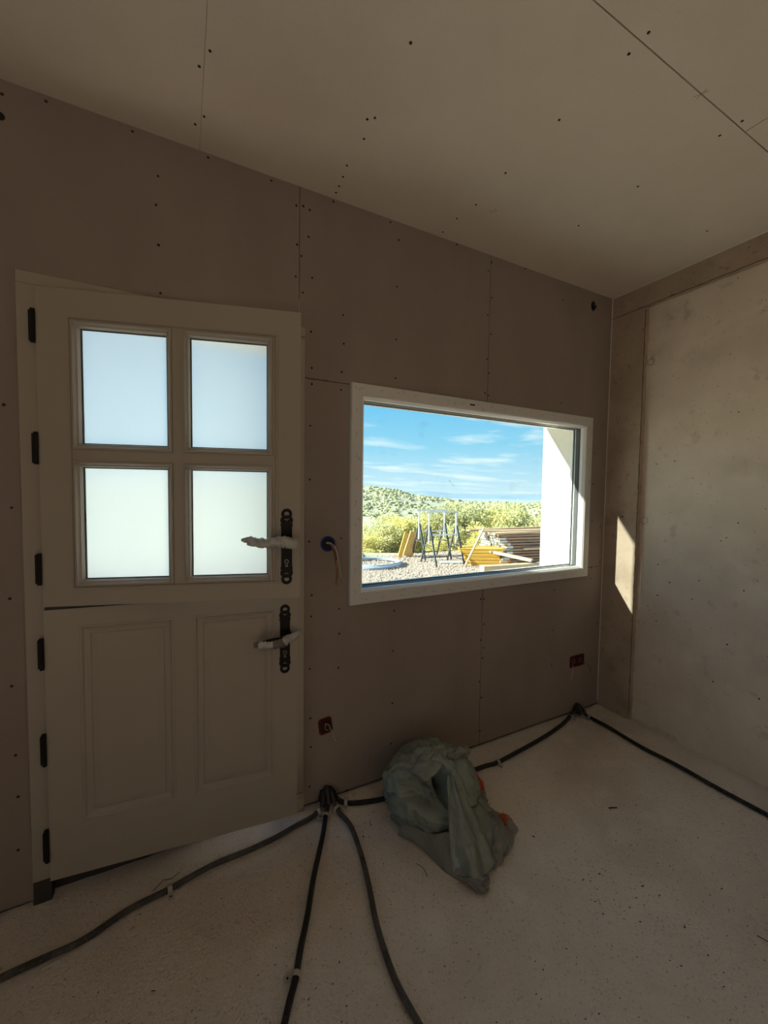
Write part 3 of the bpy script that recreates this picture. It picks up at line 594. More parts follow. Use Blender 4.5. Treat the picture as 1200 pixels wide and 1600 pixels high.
for i,(x,y) in enumerate(CLIPS):
    o = cp if i == 0 else tree_copy(cp); e_,q,a = near_dir(x,y)
    o.location = (q.x,q.y,0.0005 if i > 3 and i != 7 else 0.006); o.rotation_euler = (0,0,a-PI/2 if i not in (0,4) else a+PI/2)
    tag(o, labels[i], 'clip', 'clips holding the conduits')

# ================================================================ BAG
bag = tag(empty('plastic_bag', (0.92,-0.30,0)), 'crumpled grey-green plastic rubbish bag slumped on the floor under the window', 'bag')
BL = Vector((0.92,-0.30,0))
def fb(p, f, o=0): return noise.fractal(Vector(p)*f+Vector((o,o*0.7,0)),0.7,2.0,4)
def ridge(p, f, o=0):
    n = noise.noise(Vector(p)*f+Vector((o,0,o))); return 1-abs(n)*2
b = NB(); bmesh.ops.create_uvsphere(b, u_segments=150, v_segments=110, radius=1)
BC = Vector((0.955,-0.235,0.098)); BR = Vector((0.192,0.182,0.150))
dent = Vector((-0.38,-0.66,0.65)).normalized(); slot = Vector((-0.12,-0.76,0.64)).normalized(); kn = Vector((0.52,-0.02,0.85)).normalized()
def sst(x): x = min(1,max(0,x)); return x*x*(3-2*x)
for v in b.verts:
    d = v.co.copy(); nz = Vector((noise.noise(d*2+Vector((9,0,0))),noise.noise(d*2+Vector((0,9,0))),noise.noise(d*2+Vector((0,0,9)))))
    dd = d+nz*0.5
    r = 1+0.07*noise.noise(d*1.6+Vector((3,1,0)))
    r += 0.085*(1-2.4*abs(noise.noise(dd*1.9+Vector((1,5,2)))))+0.050*(1-2.4*abs(noise.noise(dd*4.1+Vector((7,2,1)))))+0.022*(1-2.4*abs(noise.noise(dd*9+Vector((2,8,4)))))
    kd = (d-kn).length
    r += 0.050*math.sin(11*math.atan2(d.y-kn.y,d.x-kn.x)+2*nz.x)*math.exp(-kd*1.7)*min(1,kd*4)
    r -= 0.40*sst((d.dot(dent)+0.10*nz.y-0.80)/0.13)
    sl = d-slot*d.dot(slot); w_ = math.sqrt((sl.x*2.3)**2+(sl.y*1.0)**2+(sl.z*1.0)**2)
    if d.dot(slot) > 0: r -= 0.62*sst((0.56-w_)/0.22)
    p = Vector((d.x*BR.x*r, d.y*BR.y*r, d.z*BR.z*r))+BC
    if p.z < 0.03: k = min(1,(0.03-p.z)/0.08); p.x += (p.x-BC.x)*0.08*k; p.y += (p.y-BC.y)*0.08*k
    p.z = max(p.z, 0.002+0.004*abs(noise.noise(p*20))); p.y = min(p.y, -0.006)
    v.co = p-BL
obj('bag_body', b, m_bag, bag, smooth=True)
def sheet(name, top, bot, nu, nv, mt, bulge, seed, fold=0.02, parent=bag, th=0.0012, lab=None, nf=5, mid=None):
    T, B_ = crom(top, 10), crom(bot, 10)
    def samp(P,t):
        x = t*(len(P)-1); i = min(int(x),len(P)-2); return P[i].lerp(P[i+1], x-i)
    Mi = crom(mid,10) if mid else None
    b = NB(); g = {}
    for i in range(nu+1):
        for j in range(nv+1):
            u,v = i/nu, j/nv
            if Mi: a,c,e2 = samp(T,u),samp(Mi,u),samp(B_,u); p = a*(1-v)*(1-2*v)+c*4*v*(1-v)+e2*v*(2*v-1)
            else: p = samp(T,u).lerp(samp(B_,u), v); p += Vector((0,-0.5,0.8))*bulge*math.sin(PI*v)
            w_ = math.sin(PI*min(1,v*1.2+0.05))**0.5 if v < 0.8 else 0.9
            f = math.sin(u*nf*PI+seed+3*noise.noise(Vector((u*3,v*2,seed))))
            p += Vector((0,-0.45,0.75))*(fold*w_*f*(0.4+0.6*v) + 0.7*fold*noise.noise(Vector((u*9,v*5,seed+9)))+0.35*fold*noise.noise(Vector((u*22,v*14,seed))))
            p.z = max(p.z, 0.0025)
            g[i,j] = b.verts.new(p-BL)
    for i in range(nu):
        for j in range(nv): b.faces.new((g[i,j],g[i+1,j],g[i+1,j+1],g[i,j+1]))
    o = obj(name, b, mt, parent, smooth=True); s_ = o.modifiers.new('s','SOLIDIFY'); s_.thickness = th
    if lab: tag(o, lab)
    return o
sheet('loose_fold', [(1.00,-0.285,0.205),(1.04,-0.265,0.215),(1.09,-0.25,0.185),(1.13,-0.27,0.135)],
      [(0.85,-0.53,0.006),(0.905,-0.60,0.008),(0.99,-0.585,0.022),(1.08,-0.55,0.010),(1.19,-0.50,0.012),(1.21,-0.44,0.014)], 90,70, m_bag, 0.03, 2.0, 0.013, nf=9,
      mid=[(0.905,-0.425,0.165),(0.955,-0.435,0.165),(1.02,-0.41,0.135),(1.10,-0.37,0.085),(1.17,-0.35,0.035)])
sheet('skirt', [(0.775,-0.30,0.055),(0.84,-0.40,0.060),(0.89,-0.45,0.085)],
      [(0.757,-0.30,0.003),(0.80,-0.367,0.003),(0.826,-0.461,0.003),(0.85,-0.535,0.003),(0.905,-0.605,0.004)], 50,20, m_bagp, 0.008, 5.0, 0.008, lab='thin dusty skirt of the bag on the floor')
sheet('tail', [(0.855,-0.545,0.014),(0.905,-0.59,0.024),(0.965,-0.595,0.014)], [(0.885,-0.625,0.004),(0.915,-0.640,0.008),(0.940,-0.625,0.004)], 28,18, m_bagp, 0.014, 1.0, 0.012, lab='twisted tail end of the bag')
sheet('side_fold', [(1.10,-0.42,0.050),(1.14,-0.41,0.045),(1.18,-0.42,0.030)], [(1.00,-0.590,0.004),(1.09,-0.560,0.004),(1.195,-0.505,0.012)], 40,28, m_bagp, 0.020, 4.0, 0.015)
sheet('orange_flap', [(1.150,-0.445,0.050),(1.175,-0.440,0.048),(1.20,-0.445,0.034)], [(1.155,-0.475,0.026),(1.18,-0.480,0.020),(1.205,-0.490,0.010)], 14,10, m_orange, 0.008, 7.0, 0.009, lab='orange scrap at the bag corner on the floor')
sheet('orange_flap', [(1.095,-0.295,0.160),(1.13,-0.285,0.150),(1.165,-0.290,0.112)], [(1.115,-0.335,0.108),(1.15,-0.335,0.085),(1.185,-0.322,0.070)], 18,16, m_orange, 0.016, 3.0, 0.012, lab='orange scrap showing at the side of the bag')
sheet('flap_shade', [(1.12,-0.332,0.095),(1.15,-0.330,0.080),(1.185,-0.318,0.065)], [(1.13,-0.345,0.035),(1.16,-0.345,0.02),(1.19,-0.335,0.015)], 12,10, m_tapew, 0.005, 3.5, 0.006)  # dark sheet standing in for the shade beneath the orange scrap
# rolled knot at the top
b = NB(); kc = Vector((1.055,-0.275,0.238))
pts = []
for k in range(60):
    a = k/59*2*PI*1.6; rr = 0.042-0.018*k/59; pts.append(kc+Vector((rr*1.1*math.cos(a)+0.008*math.sin(a),-0.010*k/59-rr*0.35*math.sin(a)-0.01,rr*0.62*math.sin(a))))
tube(b, pts, lambda i: 0.0125*(1+0.30*math.sin(i*0.8))*(1-0.35*i/60), 14)
for v in b.verts: v.co += Vector((1,1,1))*0.008*noise.noise(v.co*70); v.co -= BL
obj('knot', b, m_bagp, bag, smooth=True)
b = NB(); bmesh.ops.create_uvsphere(b, u_segments=16, v_segments=10, radius=0.017, matrix=Matrix.Translation(kc-BL+Vector((0,-0.010,0)))); obj('knot_shade', b, m_tapew, bag, smooth=True)  # dark ball standing in for the shade inside the knot
sheet('top_fold', [(0.83,-0.27,0.225),(0.90,-0.235,0.255),(0.98,-0.215,0.262),(1.04,-0.22,0.245)], [(0.86,-0.34,0.212),(0.92,-0.33,0.232),(0.98,-0.30,0.235),(1.04,-0.25,0.232)], 40,14, m_bag, 0.010, 6.0, 0.008, nf=5)

# ================================================================ SMALL THINGS ON THE FLOOR
b = NB(); rnd = random.Random(11)
def chip(x,y,s):
    v = [b.verts.new((x+s*rnd.uniform(-1,1)*1.6,y+s*rnd.uniform(-1,1),0.0+s*rnd.uniform(0,0.9))) for _ in range(5)]
    for f in ((0,1,2),(0,2,3),(0,3,4),(1,2,4),(1,3,4)):
        b.faces.new([v[i] for i in f])
for x,y in DEBRIS: chip(x,y,0.0022+0.0026*rnd.random())
for cx,cy,n_ in ((1.30,-0.74,26),(1.25,-0.83,22),(1.42,-0.86,18),(1.62,-0.86,16),(1.40,-1.02,14)):
    for _ in range(n_): chip(cx+rnd.gauss(0,0.05),cy+rnd.gauss(0,0.035),0.0012+0.0018*rnd.random())
for _ in range(2600):
    x = -0.4+2.7*rnd.random(); y = -1.3*rnd.random()**0.8; chip(x,y,0.0008+0.0016*rnd.random())
tag(obj('floor_grit', b, mat('dark_grit',(0.10,0.075,0.055),0.9)), 'dark grit and crumbs scattered over the dusty floor', 'debris', kind='stuff')
b = NB(); rnd = random.Random(12)
for _ in range(500):
    a = rnd.random()*2*PI; rr = abs(rnd.gauss(0,0.16)); chip(1.36+rr*math.cos(a)*1.2,-0.72+rr*math.sin(a),0.0008+0.0018*rnd.random())
for _ in range(500):
    y = -1.4*rnd.random(); chip(2.40-abs(rnd.gauss(0,0.03)),y,0.001+0.0025*rnd.random())
tag(obj('plaster_crumbs', b, m_white), 'pale plaster crumbs on the floor centre and along the right wall', 'debris', kind='stuff')
b = NB(); tube(b,[(1.589,-1.115,0.004),(1.600,-1.142,0.003)],0.0013,6); disc(b,(1.589,-1.115,0.004),(-0.4,1,0),0.003,0.001,8)
tag(obj('nail', b, m_iron), 'thin dark nail lying on the floor at the right edge', 'nail')
b = NB(); tube(b, crom([(0.760,-0.436,0.003),(0.772,-0.462,0.004),(0.770,-0.495,0.002)],5),0.0011,5)
tag(obj('twig', b, m_tubeg), 'short curved sliver on the floor left of the bag tail', 'twig')
for i,(pts,l) in enumerate((([(-0.10,-0.125),(-0.07,-0.098),(-0.045,-0.105),(-0.02,-0.09)],'dark scrap of wire by the clip in front of the door'),([(0.68,-0.21),(0.682,-0.196),(0.69,-0.18)],'small dark splinter between the conduits and the bag'),([(1.655,-0.585),(1.67,-0.59),(1.69,-0.600)],'dark wood splinter lying alone on the floor right of the bag'))):
    b = NB(); tube(b, [(x,y,0.003) for x,y in pts], 0.0013 if i<2 else 0.0025, 5); tag(obj('splinter', b, m_tubeg if i < 2 else m_iron), l, 'splinter')
# ================================================================ OUTSIDE
GZ = -0.32
m_grav = mat('gravel_ground',(0.37,0.29,0.225),0.9,col2=(0.50,0.40,0.32),scale=30,detail=8,spots=[(70,0.56,0.64,(0.30,0.25,0.21),0.6,3)],bump=0.9,bscale=45,bdist=0.02)
m_peb = mat('pebble',(0.42,0.33,0.255),0.9,col2=(0.60,0.49,0.40),scale=9)
m_land = mat('dry_hillside',(0.44,0.42,0.27),0.95,col2=(0.60,0.55,0.40),scale=0.08,detail=12,spots=[(0.9,0.5,0.62,(0.20,0.24,0.11),0.75,8),(0.05,0.55,0.7,(0.55,0.50,0.40),0.6,6)])
m_far = mat('hills_haze_tint',(0.19,0.27,0.35),1.0,col2=(0.25,0.33,0.38),scale=0.004,detail=8)  # blue haze of distance put into the colour of the hills
m_plain = mat('plain_haze_tint',(0.26,0.33,0.36),1.0,col2=(0.40,0.43,0.38),scale=0.012,detail=9)  # distance haze put into the colour of the plain
b = NB(); v = [b.verts.new(q) for q in ((-40,-40,GZ),(40,-40,GZ),(40,7.9,GZ),(-40,7.9,GZ))]; b.faces.new(v)
gd = tag(obj('ground', b, m_grav), 'gravel yard outside the window', kind='structure')
# pebbles on the part of the yard seen through the window
b = NB(); rnd = random.Random(21)
oct_ = ((1,0,0),(-1,0,0),(0,1,0),(0,-1,0),(0,0,1),(0,0,-1)); of = ((0,2,4),(2,1,4),(1,3,4),(3,0,4),(2,0,5),(1,2,5),(3,1,5),(0,3,5))
for _ in range(15000):
    y = 1.8+6.1*rnd.random()**0.8; x = 1.5+ (y+1.63)*rnd.uniform(0.30,1.12)-0.4; s = rnd.uniform(0.010,0.030)*(0.6+0.4*rnd.random())
    if x > 5.6 and y > 4.2 and (x-5.6)*0.30+y > 4.75 and y < 6.7 and not (x < 6.0 and y > 5.1): continue   # under the timber
    R3 = Matrix.Rotation(rnd.random()*6,3,'Z')@Matrix.Rotation(rnd.random()*6,3,'X')
    vs = [b.verts.new(R3@Vector((q[0]*s*rnd.uniform(.7,1.3),q[1]*s*rnd.uniform(.6,1),q[2]*s*rnd.uniform(.5,.9)))+Vector((x,y,GZ+s*0.4))) for q in oct_]
    for f in of: b.faces.new([vs[i] for i in f])
tag(obj('gravel', b, m_peb), 'pale loose gravel covering the yard', 'gravel', kind='stuff')
# land beyond the yard: polar height field round the house
def lerp(a,b_,t): return a+(b_-a)*max(0,min(1,t))
def pxel(az):     # skyline of the near hill, in tangent of elevation
    T = [(-180,0.0),(-60,0.03),(0,0.045),(15,0.030),(24,0.0195),(27,0.015),(29,0.008),(31,-0.001),(34,-0.009),(38,-0.017),(45,-0.020),(60,-0.015),(100,0.0),(180,0.0)]
    for (a,x),(c,y) in zip(T,T[1:]):
        if a <= az <= c: t=(az-a)/(c-a); return x+(y-x)*t
    return 0
EY = Vector((0,-D,CZ))
def height(az, r):
    zr = EY.z+300*pxel(az)
    if r < 11.5: z = -0.36
    elif r < 40: z = lerp(-0.36,-5.5,(r-11.5)/28.5)
    elif r < 90: z = lerp(-5.5,-9.0,(r-40)/50)
    elif r < 300: t=(r-90)/210; z = -9.0+(zr+9.0)*(t**1.25)
    elif r < 700: z = lerp(zr, -30, (r-300)/400)
    else: z = -30-(r-700)*0.004
    if 14 < r < 700:
        a = math.radians(az); x,y = r*math.sin(a), r*math.cos(a)
        z += min(1,(r-14)/40)*(0.9*noise.noise(Vector((x/22,y/22,0)))+ (0.006*r)*noise.noise(Vector((x/60,y/60,2))))*(0.35 if 250<r<350 else 1)
    return z
b = NB(); rs = [9.2,10.5,11.6,13,15,18,22,27,33,40,50,62,76,90,105,120,140,160,180,200,220,240,260,280,300,320,360,430,560,700,1000,1600,2600,4200,6500]
azs = list(range(-180,0,6))+[0+0.75*k for k in range(0,107)]+list(range(84,181,6))
g = [[None]*len(rs) for _ in azs]
for i,az in enumerate(azs[:-1]):
    for j,r in enumerate(rs):
        a = math.radians(az); x = r*math.sin(a); y = EY.y+r*math.cos(a); z = height(az,r)
        if y < 8 and r < 57: z = min(z,-0.5)
        g[i][j] = b.verts.new((x,y,z))
g[-1] = g[0]
for i in range(len(azs)-1):
    for j in range(len(rs)-1):
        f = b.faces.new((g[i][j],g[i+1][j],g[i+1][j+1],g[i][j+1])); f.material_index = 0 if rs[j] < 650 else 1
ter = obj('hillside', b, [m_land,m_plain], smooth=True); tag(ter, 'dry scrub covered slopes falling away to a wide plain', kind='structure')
b = NB()       # distant range with real depth
prev=None
for k in range(0,121):
    az = -30+k; a = math.radians(az)
    hgt = 6.0+44*max(0,noise.noise(Vector((az*0.07+1.5,0,0)))+0.35)+9*noise.noise(Vector((az*0.5,0,0)))+(18 if 30<az<36 else 0)*math.sin((az-30)/6*PI)
    ring_=[b.verts.new((r*math.sin(a),r*math.cos(a),z)) for r,z in ((4300,-48),(5200,lerp(-30,hgt,0.45)),(6000,hgt),(7500,-60))]
    if prev:
        for j in range(3): b.faces.new((prev[j],ring_[j],ring_[j+1],prev[j+1]))
    prev = ring_
tag(obj('distant_range', b, m_far, smooth=True), 'low hills on the horizon, haze tint in their colour', kind='structure')
# scrub on the hillside, beyond counting
b = NB(); rnd = random.Random(31)
ico = bmesh.new(); bmesh.ops.create_icosphere(ico, subdivisions=1, radius=1); ico.verts.ensure_lookup_table()
iv = [v.co.copy() for v in ico.verts]; iff = [[v.index for v in f.verts] for f in ico.faces]; ico.free()
for _ in range(7000):
    az = rnd.uniform(17,54); r = 26+300*rnd.random()**0.7
    if noise.noise(Vector((az*0.35,r*0.02,0))) < rnd.uniform(-0.5,0.15): continue
    s = rnd.uniform(0.3,0.85)*(0.7+r*0.0030); a = math.radians(az); z = height(az,r)
    c = Vector((r*math.sin(a),EY.y+r*math.cos(a),z+s*0.25)); sx,sy,sz = rnd.uniform(.8,1.5),rnd.uniform(.8,1.5),rnd.uniform(.5,.85)
    vs = [b.verts.new(c+Vector((q.x*sx,q.y*sy,q.z*sz))*s*rnd.uniform(.75,1.2)) for q in iv]
    for f in iff: b.faces.new([vs[i] for i in f])
m_scr = mat('scrub',(0.25,0.26,0.14),1.0,col2=(0.38,0.37,0.22),scale=0.25)
tag(obj('scrub', b, m_scr), 'grey-green scrub dotting the hillside across the valley', 'scrub', kind='stuff')
# shrubs: leaf clusters on stems
def leafmat(n,c,c2):
    M = mat(n,c,0.75,col2=c2,scale=2.5); t=M.node_tree; bb=t.nodes['Principled BSDF']; o=t.nodes['Material Output']
    tl=N(t,'ShaderNodeBsdfTranslucent'); tl.inputs[0].default_value=(*[min(1,q*1.3) for q in c2],1); mm=N(t,'ShaderNodeMixShader'); mm.inputs[0].default_value=0.45
    t.links.new(bb.outputs[0],mm.inputs[1]); t.links.new(tl.outputs[0],mm.inputs[2]); t.links.new(mm.outputs[0],o.inputs[0]); return M
m_l1 = leafmat('yellow_green_leaf',(0.52,0.49,0.16),(0.68,0.62,0.28)); m_l2 = leafmat('olive_leaf',(0.42,0.42,0.20),(0.58,0.55,0.31)); m_l3 = leafmat('dark_leaf',(0.32,0.34,0.16),(0.46,0.45,0.24))
m_bark = mat('grey_bark',(0.30,0.25,0.19),0.9,col2=(0.40,0.34,0.27),scale=12)
def shrub_mesh(seed, n, needle):
    rnd = random.Random(seed); b = NB(); cl = []
    for _ in range(26):
        t = rnd.random(); a = rnd.random()*2*PI; rr = (0.55*(1-t)**0.5+0.08)*rnd.uniform(.4,1); cl.append((Vector((rr*math.cos(a),rr*math.sin(a),0.12+0.85*t)),rnd.uniform(0.09,0.2)))
    for _ in range(n):
        c,s = rnd.choice(cl); d = Vector((rnd.gauss(0,1),rnd.gauss(0,1),rnd.gauss(0,1))).normalized(); p = c+d*s*rnd.uniform(.5,1.05)
        u = (d+Vector((rnd.gauss(0,.5),rnd.gauss(0,.5),rnd.gauss(0.3,.5)))).normalized(); s2 = u.cross(Vector((rnd.gauss(0,1),rnd.gauss(0,1),rnd.gauss(0,1)))).normalized()
        L = rnd.uniform(.035,.075)*(1.5 if needle else 1); w_ = L*(0.14 if needle else 0.33)
        b.faces.new([b.verts.new(q) for q in (p,p+u*L*.5+s2*w_,p+u*L,p+u*L*.5-s2*w_)])
    me = bpy.data.meshes.new('foliage'); b.to_mesh(me); b.free()
    b = NB()
    for c,s in cl: tube(b, [(0.02*c.x,0.02*c.y,-0.05),(c.x*.35,c.y*.35,c.z*.45),tuple(c)], lambda i:(0.022,0.014,0.006)[i], 5)
    ms = bpy.data.meshes.new('stem'); b.to_mesh(ms); b.free(); ms.materials.append(m_bark)
    return me, ms
protos = [shrub_mesh(k, 2600, k%2==1) for k in range(4)]
def shrub(x, y, z, w_, h_, pr, mt, label, group):
    o = tag(empty('shrub', (x,y,z)), label, 'shrub', group); o.rotation_euler = (0,0,random.random()*6); o.scale = (w_,w_,h_)
    me = protos[pr][0]; key = mt.name
    if (pr,key) not in cache:
        c = me.copy(); c.materials.clear(); c.materials.append(mt); cache[pr,key] = c
    f = bpy.data.objects.new('foliage', cache[pr,key]); C.objects.link(f); f.parent = o
    s_ = bpy.data.objects.new('stem', protos[pr][1]); C.objects.link(s_); s_.parent = o
cache = {}
def polar(az, r): a = math.radians(az); return r*math.sin(a), EY.y+r*math.cos(a)
rnd = random.Random(41)
# bright low bushes at the left, below the yard's edge: tops a little over the yard level
for az,r,top,w_ in ((23.2,13.2,-0.25,1.0),(24.6,12.6,0.02,1.1),(26.0,13.4,0.12,1.15),(27.6,12.8,0.30,1.2),(29.2,13.6,0.45,1.2),(30.8,13.2,0.50,1.1),(32.4,14.4,0.40,1.2),(25.2,15.6,-0.45,1.5),(28.4,16.2,-0.05,1.5),(33.6,15.6,0.6,1.5),(31.6,17.8,0.15,1.6)):
    x,y = polar(az,r); z = height(az,r)-0.15; shrub(x,y,z,w_*1.1,(top-z),rnd.choice((0,2)),rnd.choice((m_l1,m_l1,m_l2)),'bright yellow-green bush below the left edge of the yard','bushes below the left edge of the yard')
# taller trees behind the trestles and the timber
for az,r,top,w_ in ((34.6,15.4,0.75,1.5),(36.0,14.6,1.02,1.7),(37.6,15.4,1.10,1.8),(39.0,14.6,0.98,1.8),(40.6,15.8,1.02,1.9),(42.2,14.8,0.88,1.8),(43.8,15.8,1.00,1.9),(45.4,14.8,0.92,1.8),(47.2,15.6,0.88,1.9),(49.4,14.8,0.85,1.9),(51.8,15.8,0.9,2.0),
        (37.0,12.9,0.35,1.1),(39.8,12.8,0.45,1.2),(43.0,12.9,0.45,1.2),(46.2,12.9,0.42,1.2),(35.2,12.6,-0.02,0.9),(41.4,12.4,0.30,1.0),(44.6,12.3,0.30,1.0)):
    x,y = polar(az,r); z = height(az,r)-0.15; top -= 0.30 if top > 0.6 else 0.1; shrub(x,y,z,w_*1.15,(top-z)*1.04,rnd.choice((0,1,3)),rnd.choice((m_l1,m_l2,m_l3,m_l2)),'dense olive-green tree behind the timber and trestles','trees behind the timber stack')
# middle distance bushes down the slope
for k in range(34):
    az = rnd.uniform(22,50); r = rnd.uniform(20,46); x,y = polar(az,r); z = height(az,r)-0.2
    shrub(x,y,z,rnd.uniform(1.8,3.0),rnd.uniform(1.7,3.0),rnd.choice((0,2,3)),rnd.choice((m_l2,m_l3,m_l1)),'distant olive bush on the slope across the valley','bushes on the slope')

# --- trestles
m_dark = mat('dark_steel',(0.075,0.085,0.095),0.5,metal=0.3); m_galv = mat('galvanised_steel',(0.72,0.76,0.78),0.45,metal=0.25)
def trestle():
    o = empty('trestle'); L,A = 0.74,0.40
    for x in (0,L):
        for s in (-1,1):
            b = NB(); beam(b,(x,s*A,0.0),(x,s*0.035,0.90),0.034,0.034); obj('leg', b, m_dark, o)
        b = NB(); beam(b,(x,-0.21,0.45),(x,0.21,0.45),0.024,0.024); obj('leg_brace', b, m_dark, o)
        b = NB(); beam(b,(x,0,0.50),(x,0,1.24),0.030,0.030,up=(0,1,0)); obj('post', b, m_galv, o)
    b = NB(); beam(b,(-0.08,0,1.255),(L+0.08,0,1.255),0.035,0.035); obj('top_bar', b, m_galv, o)
    b = NB(); beam(b,(0,0,0.70),(L,0,0.70),0.030,0.030); obj('cross_bar', b, m_galv, o)
    b = NB(); beam(b,(0,0.36,0.10),(L,0.36,0.10),0.026,0.026); obj('foot_bar', b, m_dark, o)
    b = NB(); beam(b,(0,-0.34,0.14),(L,-0.34,0.14),0.026,0.026); obj('foot_bar', b, m_dark, o) if False else b.free()
    return o
t1 = trestle(); t1.location = (5.23,6.27,GZ+0.01); t1.rotation_euler = (0,0,-0.10); tag(t1,'adjustable steel builder trestle, the front one, dark splayed legs','trestle','pair of builder trestles')
t2 = tree_copy(t1); t2.location = (5.50,7.15,GZ+0.01); t2.rotation_euler = (0,0,-0.12); tag(t2,'adjustable steel builder trestle standing behind the front one','trestle','pair of builder trestles')
b = NB(); beam(b,(5.58,6.28,GZ+0.04),(6.10,6.05,GZ+0.04),0.10,0.04); tag(obj('pale_board', b, m_galv), 'short pale board lying under the front trestle', 'board')
# --- boards leaning on the rear trestle
m_yel = mat('yellow_board',(0.72,0.42,0.06),0.6,col2=(0.82,0.52,0.12),scale=5,stretch=(1,1,6)); m_osb = mat('orange_board',(0.62,0.36,0.10),0.8,col2=(0.76,0.50,0.20),scale=18)
b = NB(); beam(b,(5.13,7.50,GZ+0.01),(5.30,7.45,GZ+0.66),0.12,0.03,up=(0,1,0)); tag(obj('leaning_board', b, m_yel), 'narrow yellow board leaning left of the trestles', 'board')
b = NB(); beam(b,(5.38,7.52,GZ+0.01),(5.58,7.47,GZ+0.66),0.035,0.30,up=(1,0,0)); tag(obj('leaning_board', b, m_osb), 'wide orange board leaning between the yellow board and the trestles', 'board')
# --- hose coil
m_hose = mat('blue_grey_hose',(0.30,0.38,0.48),0.4,spec=0.5)
b = NB(); rnd = random.Random(5)
P=[]; 
for k in range(400):
    a = k/400*2*PI*5; rr = 0.60+0.06*math.sin(a*0.2*3.1)+0.035*math.sin(k*0.031); P.append((4.02+1.05*rr*math.cos(a),6.78+1.0*rr*math.sin(a),GZ+0.025+0.05*(k/400)+0.01*math.sin(a*1.3)))
tube(b,P,0.017,8); tag(obj('hose_coil', b, m_hose), 'blue-grey hose lying coiled on the gravel at the left', 'hose')
# --- stack of brown planks
m_pl = [mat('brown_plank_%s'%n,c,0.8,col2=c2,scale=2,stretch=(1,14,14)) for n,c,c2 in (('a',(0.34,0.20,0.13),(0.46,0.29,0.20)),('b',(0.44,0.27,0.17),(0.58,0.38,0.25)),('c',(0.30,0.19,0.14),(0.40,0.27,0.20)))]
m_pale = mat('pale_timber',(0.66,0.46,0.26),0.75,col2=(0.78,0.58,0.36),scale=2,stretch=(1,14,14)); m_foil = mat('silver_foil',(0.62,0.63,0.64),0.25,metal=0.7,bump=1.0,bscale=30)
phi = math.radians(-9); O = Vector((6.80,5.42,GZ)); ax = Vector((math.cos(phi),math.sin(phi),0)); bk = Vector((-math.sin(phi),math.cos(phi),0)); rnd = random.Random(8)
for k in range(3):
    b = NB(); a = O+ax*(0.3+1.3*k); beam(b,a-bk*0.05,a+bk*1.15,0.08,0.08); 
    for v in b.verts: v.co.z += 0.04
    tag(obj('bearer', b, m_pale), 'squared bearer under the %s of the plank stack'%('left end','middle','right end')[k], 'timber', 'bearers under the plank stack')
for lay in range(10):
    z = 0.105+lay*0.068
    for j in range(4):
        b = NB(); off = rnd.uniform(-0.10,0.10)+(0.0 if lay < 8 else rnd.uniform(-.25,.1)); y0 = j*0.285+rnd.uniform(-0.01,0.01)
        a = O+ax*off+bk*(y0+0.13)+Vector((0,0,z)); beam(b,a,a+ax*3.6,0.25,0.048)
        o = obj('plank', b, rnd.choice(m_pl) if lay < 8 else rnd.choice(m_pl[:2]+[m_pale]))
        nth = ('topmost','second','third','fourth','fifth','sixth','seventh','eighth','ninth','bottom')[9-lay]; row = ('front','second','third','rear')[j]
        tag(o, 'brown sawn plank in the big stack, %s layer from the top, %s row'%(nth,row) if lay < 9 else 'brown sawn plank on top of the big stack, %s row'%row, 'plank', 'planks in the big stack')
        if lay < 9:
            b = NB(); beam(b,a-ax*0.010,a+ax*0.16,0.258,0.056)
            for v in b.verts: v.co += Vector((1,1,0.6))*0.012*noise.noise(v.co*23)
            pv = o; q = obj('foil_wrap', b, m_foil, pv)
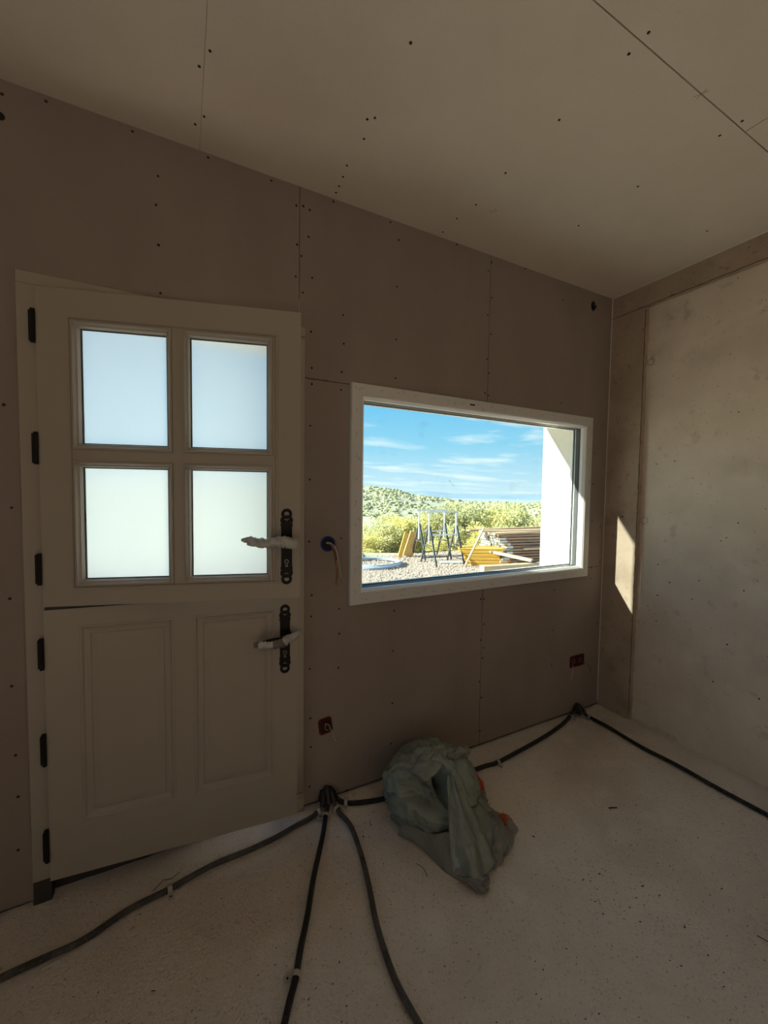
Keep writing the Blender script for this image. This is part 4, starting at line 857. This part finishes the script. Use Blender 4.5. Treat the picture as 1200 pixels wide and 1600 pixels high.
for k,(x,y,z,an,L,m_) in enumerate(((6.30,6.15,0.800,-4,2.4,m_pl[1]),(6.35,5.75,0.815,-14,2.6,m_pale),(6.50,5.50,0.775,-6,2.4,m_pale),(6.9,5.25,0.47,-9,2.2,m_pale))):
    a = Vector((x,y,GZ+z)); d = Vector((math.cos(math.radians(an)),math.sin(math.radians(an)),0.012)); b = NB()
    if k == 3: a = O+ax*0.5-bk*0.06+Vector((0,0,0.40))
    beam(b,a,a+d*L,0.16 if k < 3 else 0.05,0.045); tag(obj('plank', b, m_), ['reddish plank sticking out furthest left on top of the stack','pale plank slanting across the top of the stack','pale plank along the front top edge of the stack','orange plank half way up the front of the stack'][k], 'plank')
# --- yellow formwork beams in front
O2 = Vector((6.13,5.80,GZ)); yaw2 = math.radians(-26); a2 = Vector((math.cos(yaw2),math.sin(yaw2),0)); b2_ = Vector((-math.sin(yaw2),math.cos(yaw2),0)); rnd = random.Random(9)
for lay in range(5):
    for j in range(4):
        off = rnd.uniform(-0.10,0.10)-(0.05*lay); a = O2+a2*off+b2_*(0.06+j*0.145)+Vector((0,0,0.04+lay*0.083)); b = NB()
        L = 0.95+rnd.uniform(-0.15,0.12); beam(b,a,a+a2*L,0.13,0.030); 
        for v in b.verts: v.co.z -= 0.022
        beam(b,a,a+a2*L,0.035,0.05)
        vv = beam(b,a,a+a2*L,0.13,0.026)
        for v in vv: v.co.z += 0.025
        tag(obj('formwork_beam', b, m_yel), 'short yellow formwork beam in the pile before the plank stack', 'beam', 'yellow formwork beams')
# --- leaning lath and the pale beams near the window
b = NB(); beam(b,(5.85,5.69,GZ+0.01),(6.33,5.60,GZ+0.93),0.045,0.03); tag(obj('leaning_lath', b, m_pale), 'thin pale lath leaning up against the timber', 'lath')
b = NB(); beam(b,(5.72,4.95,GZ+0.09),(7.6,4.70,GZ+0.09),0.16,0.15); tag(obj('timber_beam', b, m_pale, bevel=0.004), 'thick pale beam lying nearest the window', 'beam')
b = NB(); beam(b,(6.55,5.60,GZ+0.34),(6.95,4.72,GZ+0.235),0.14,0.05); tag(obj('timber_board', b, m_pale), 'pale board sloping from the yellow beams onto the nearest beam', 'board')
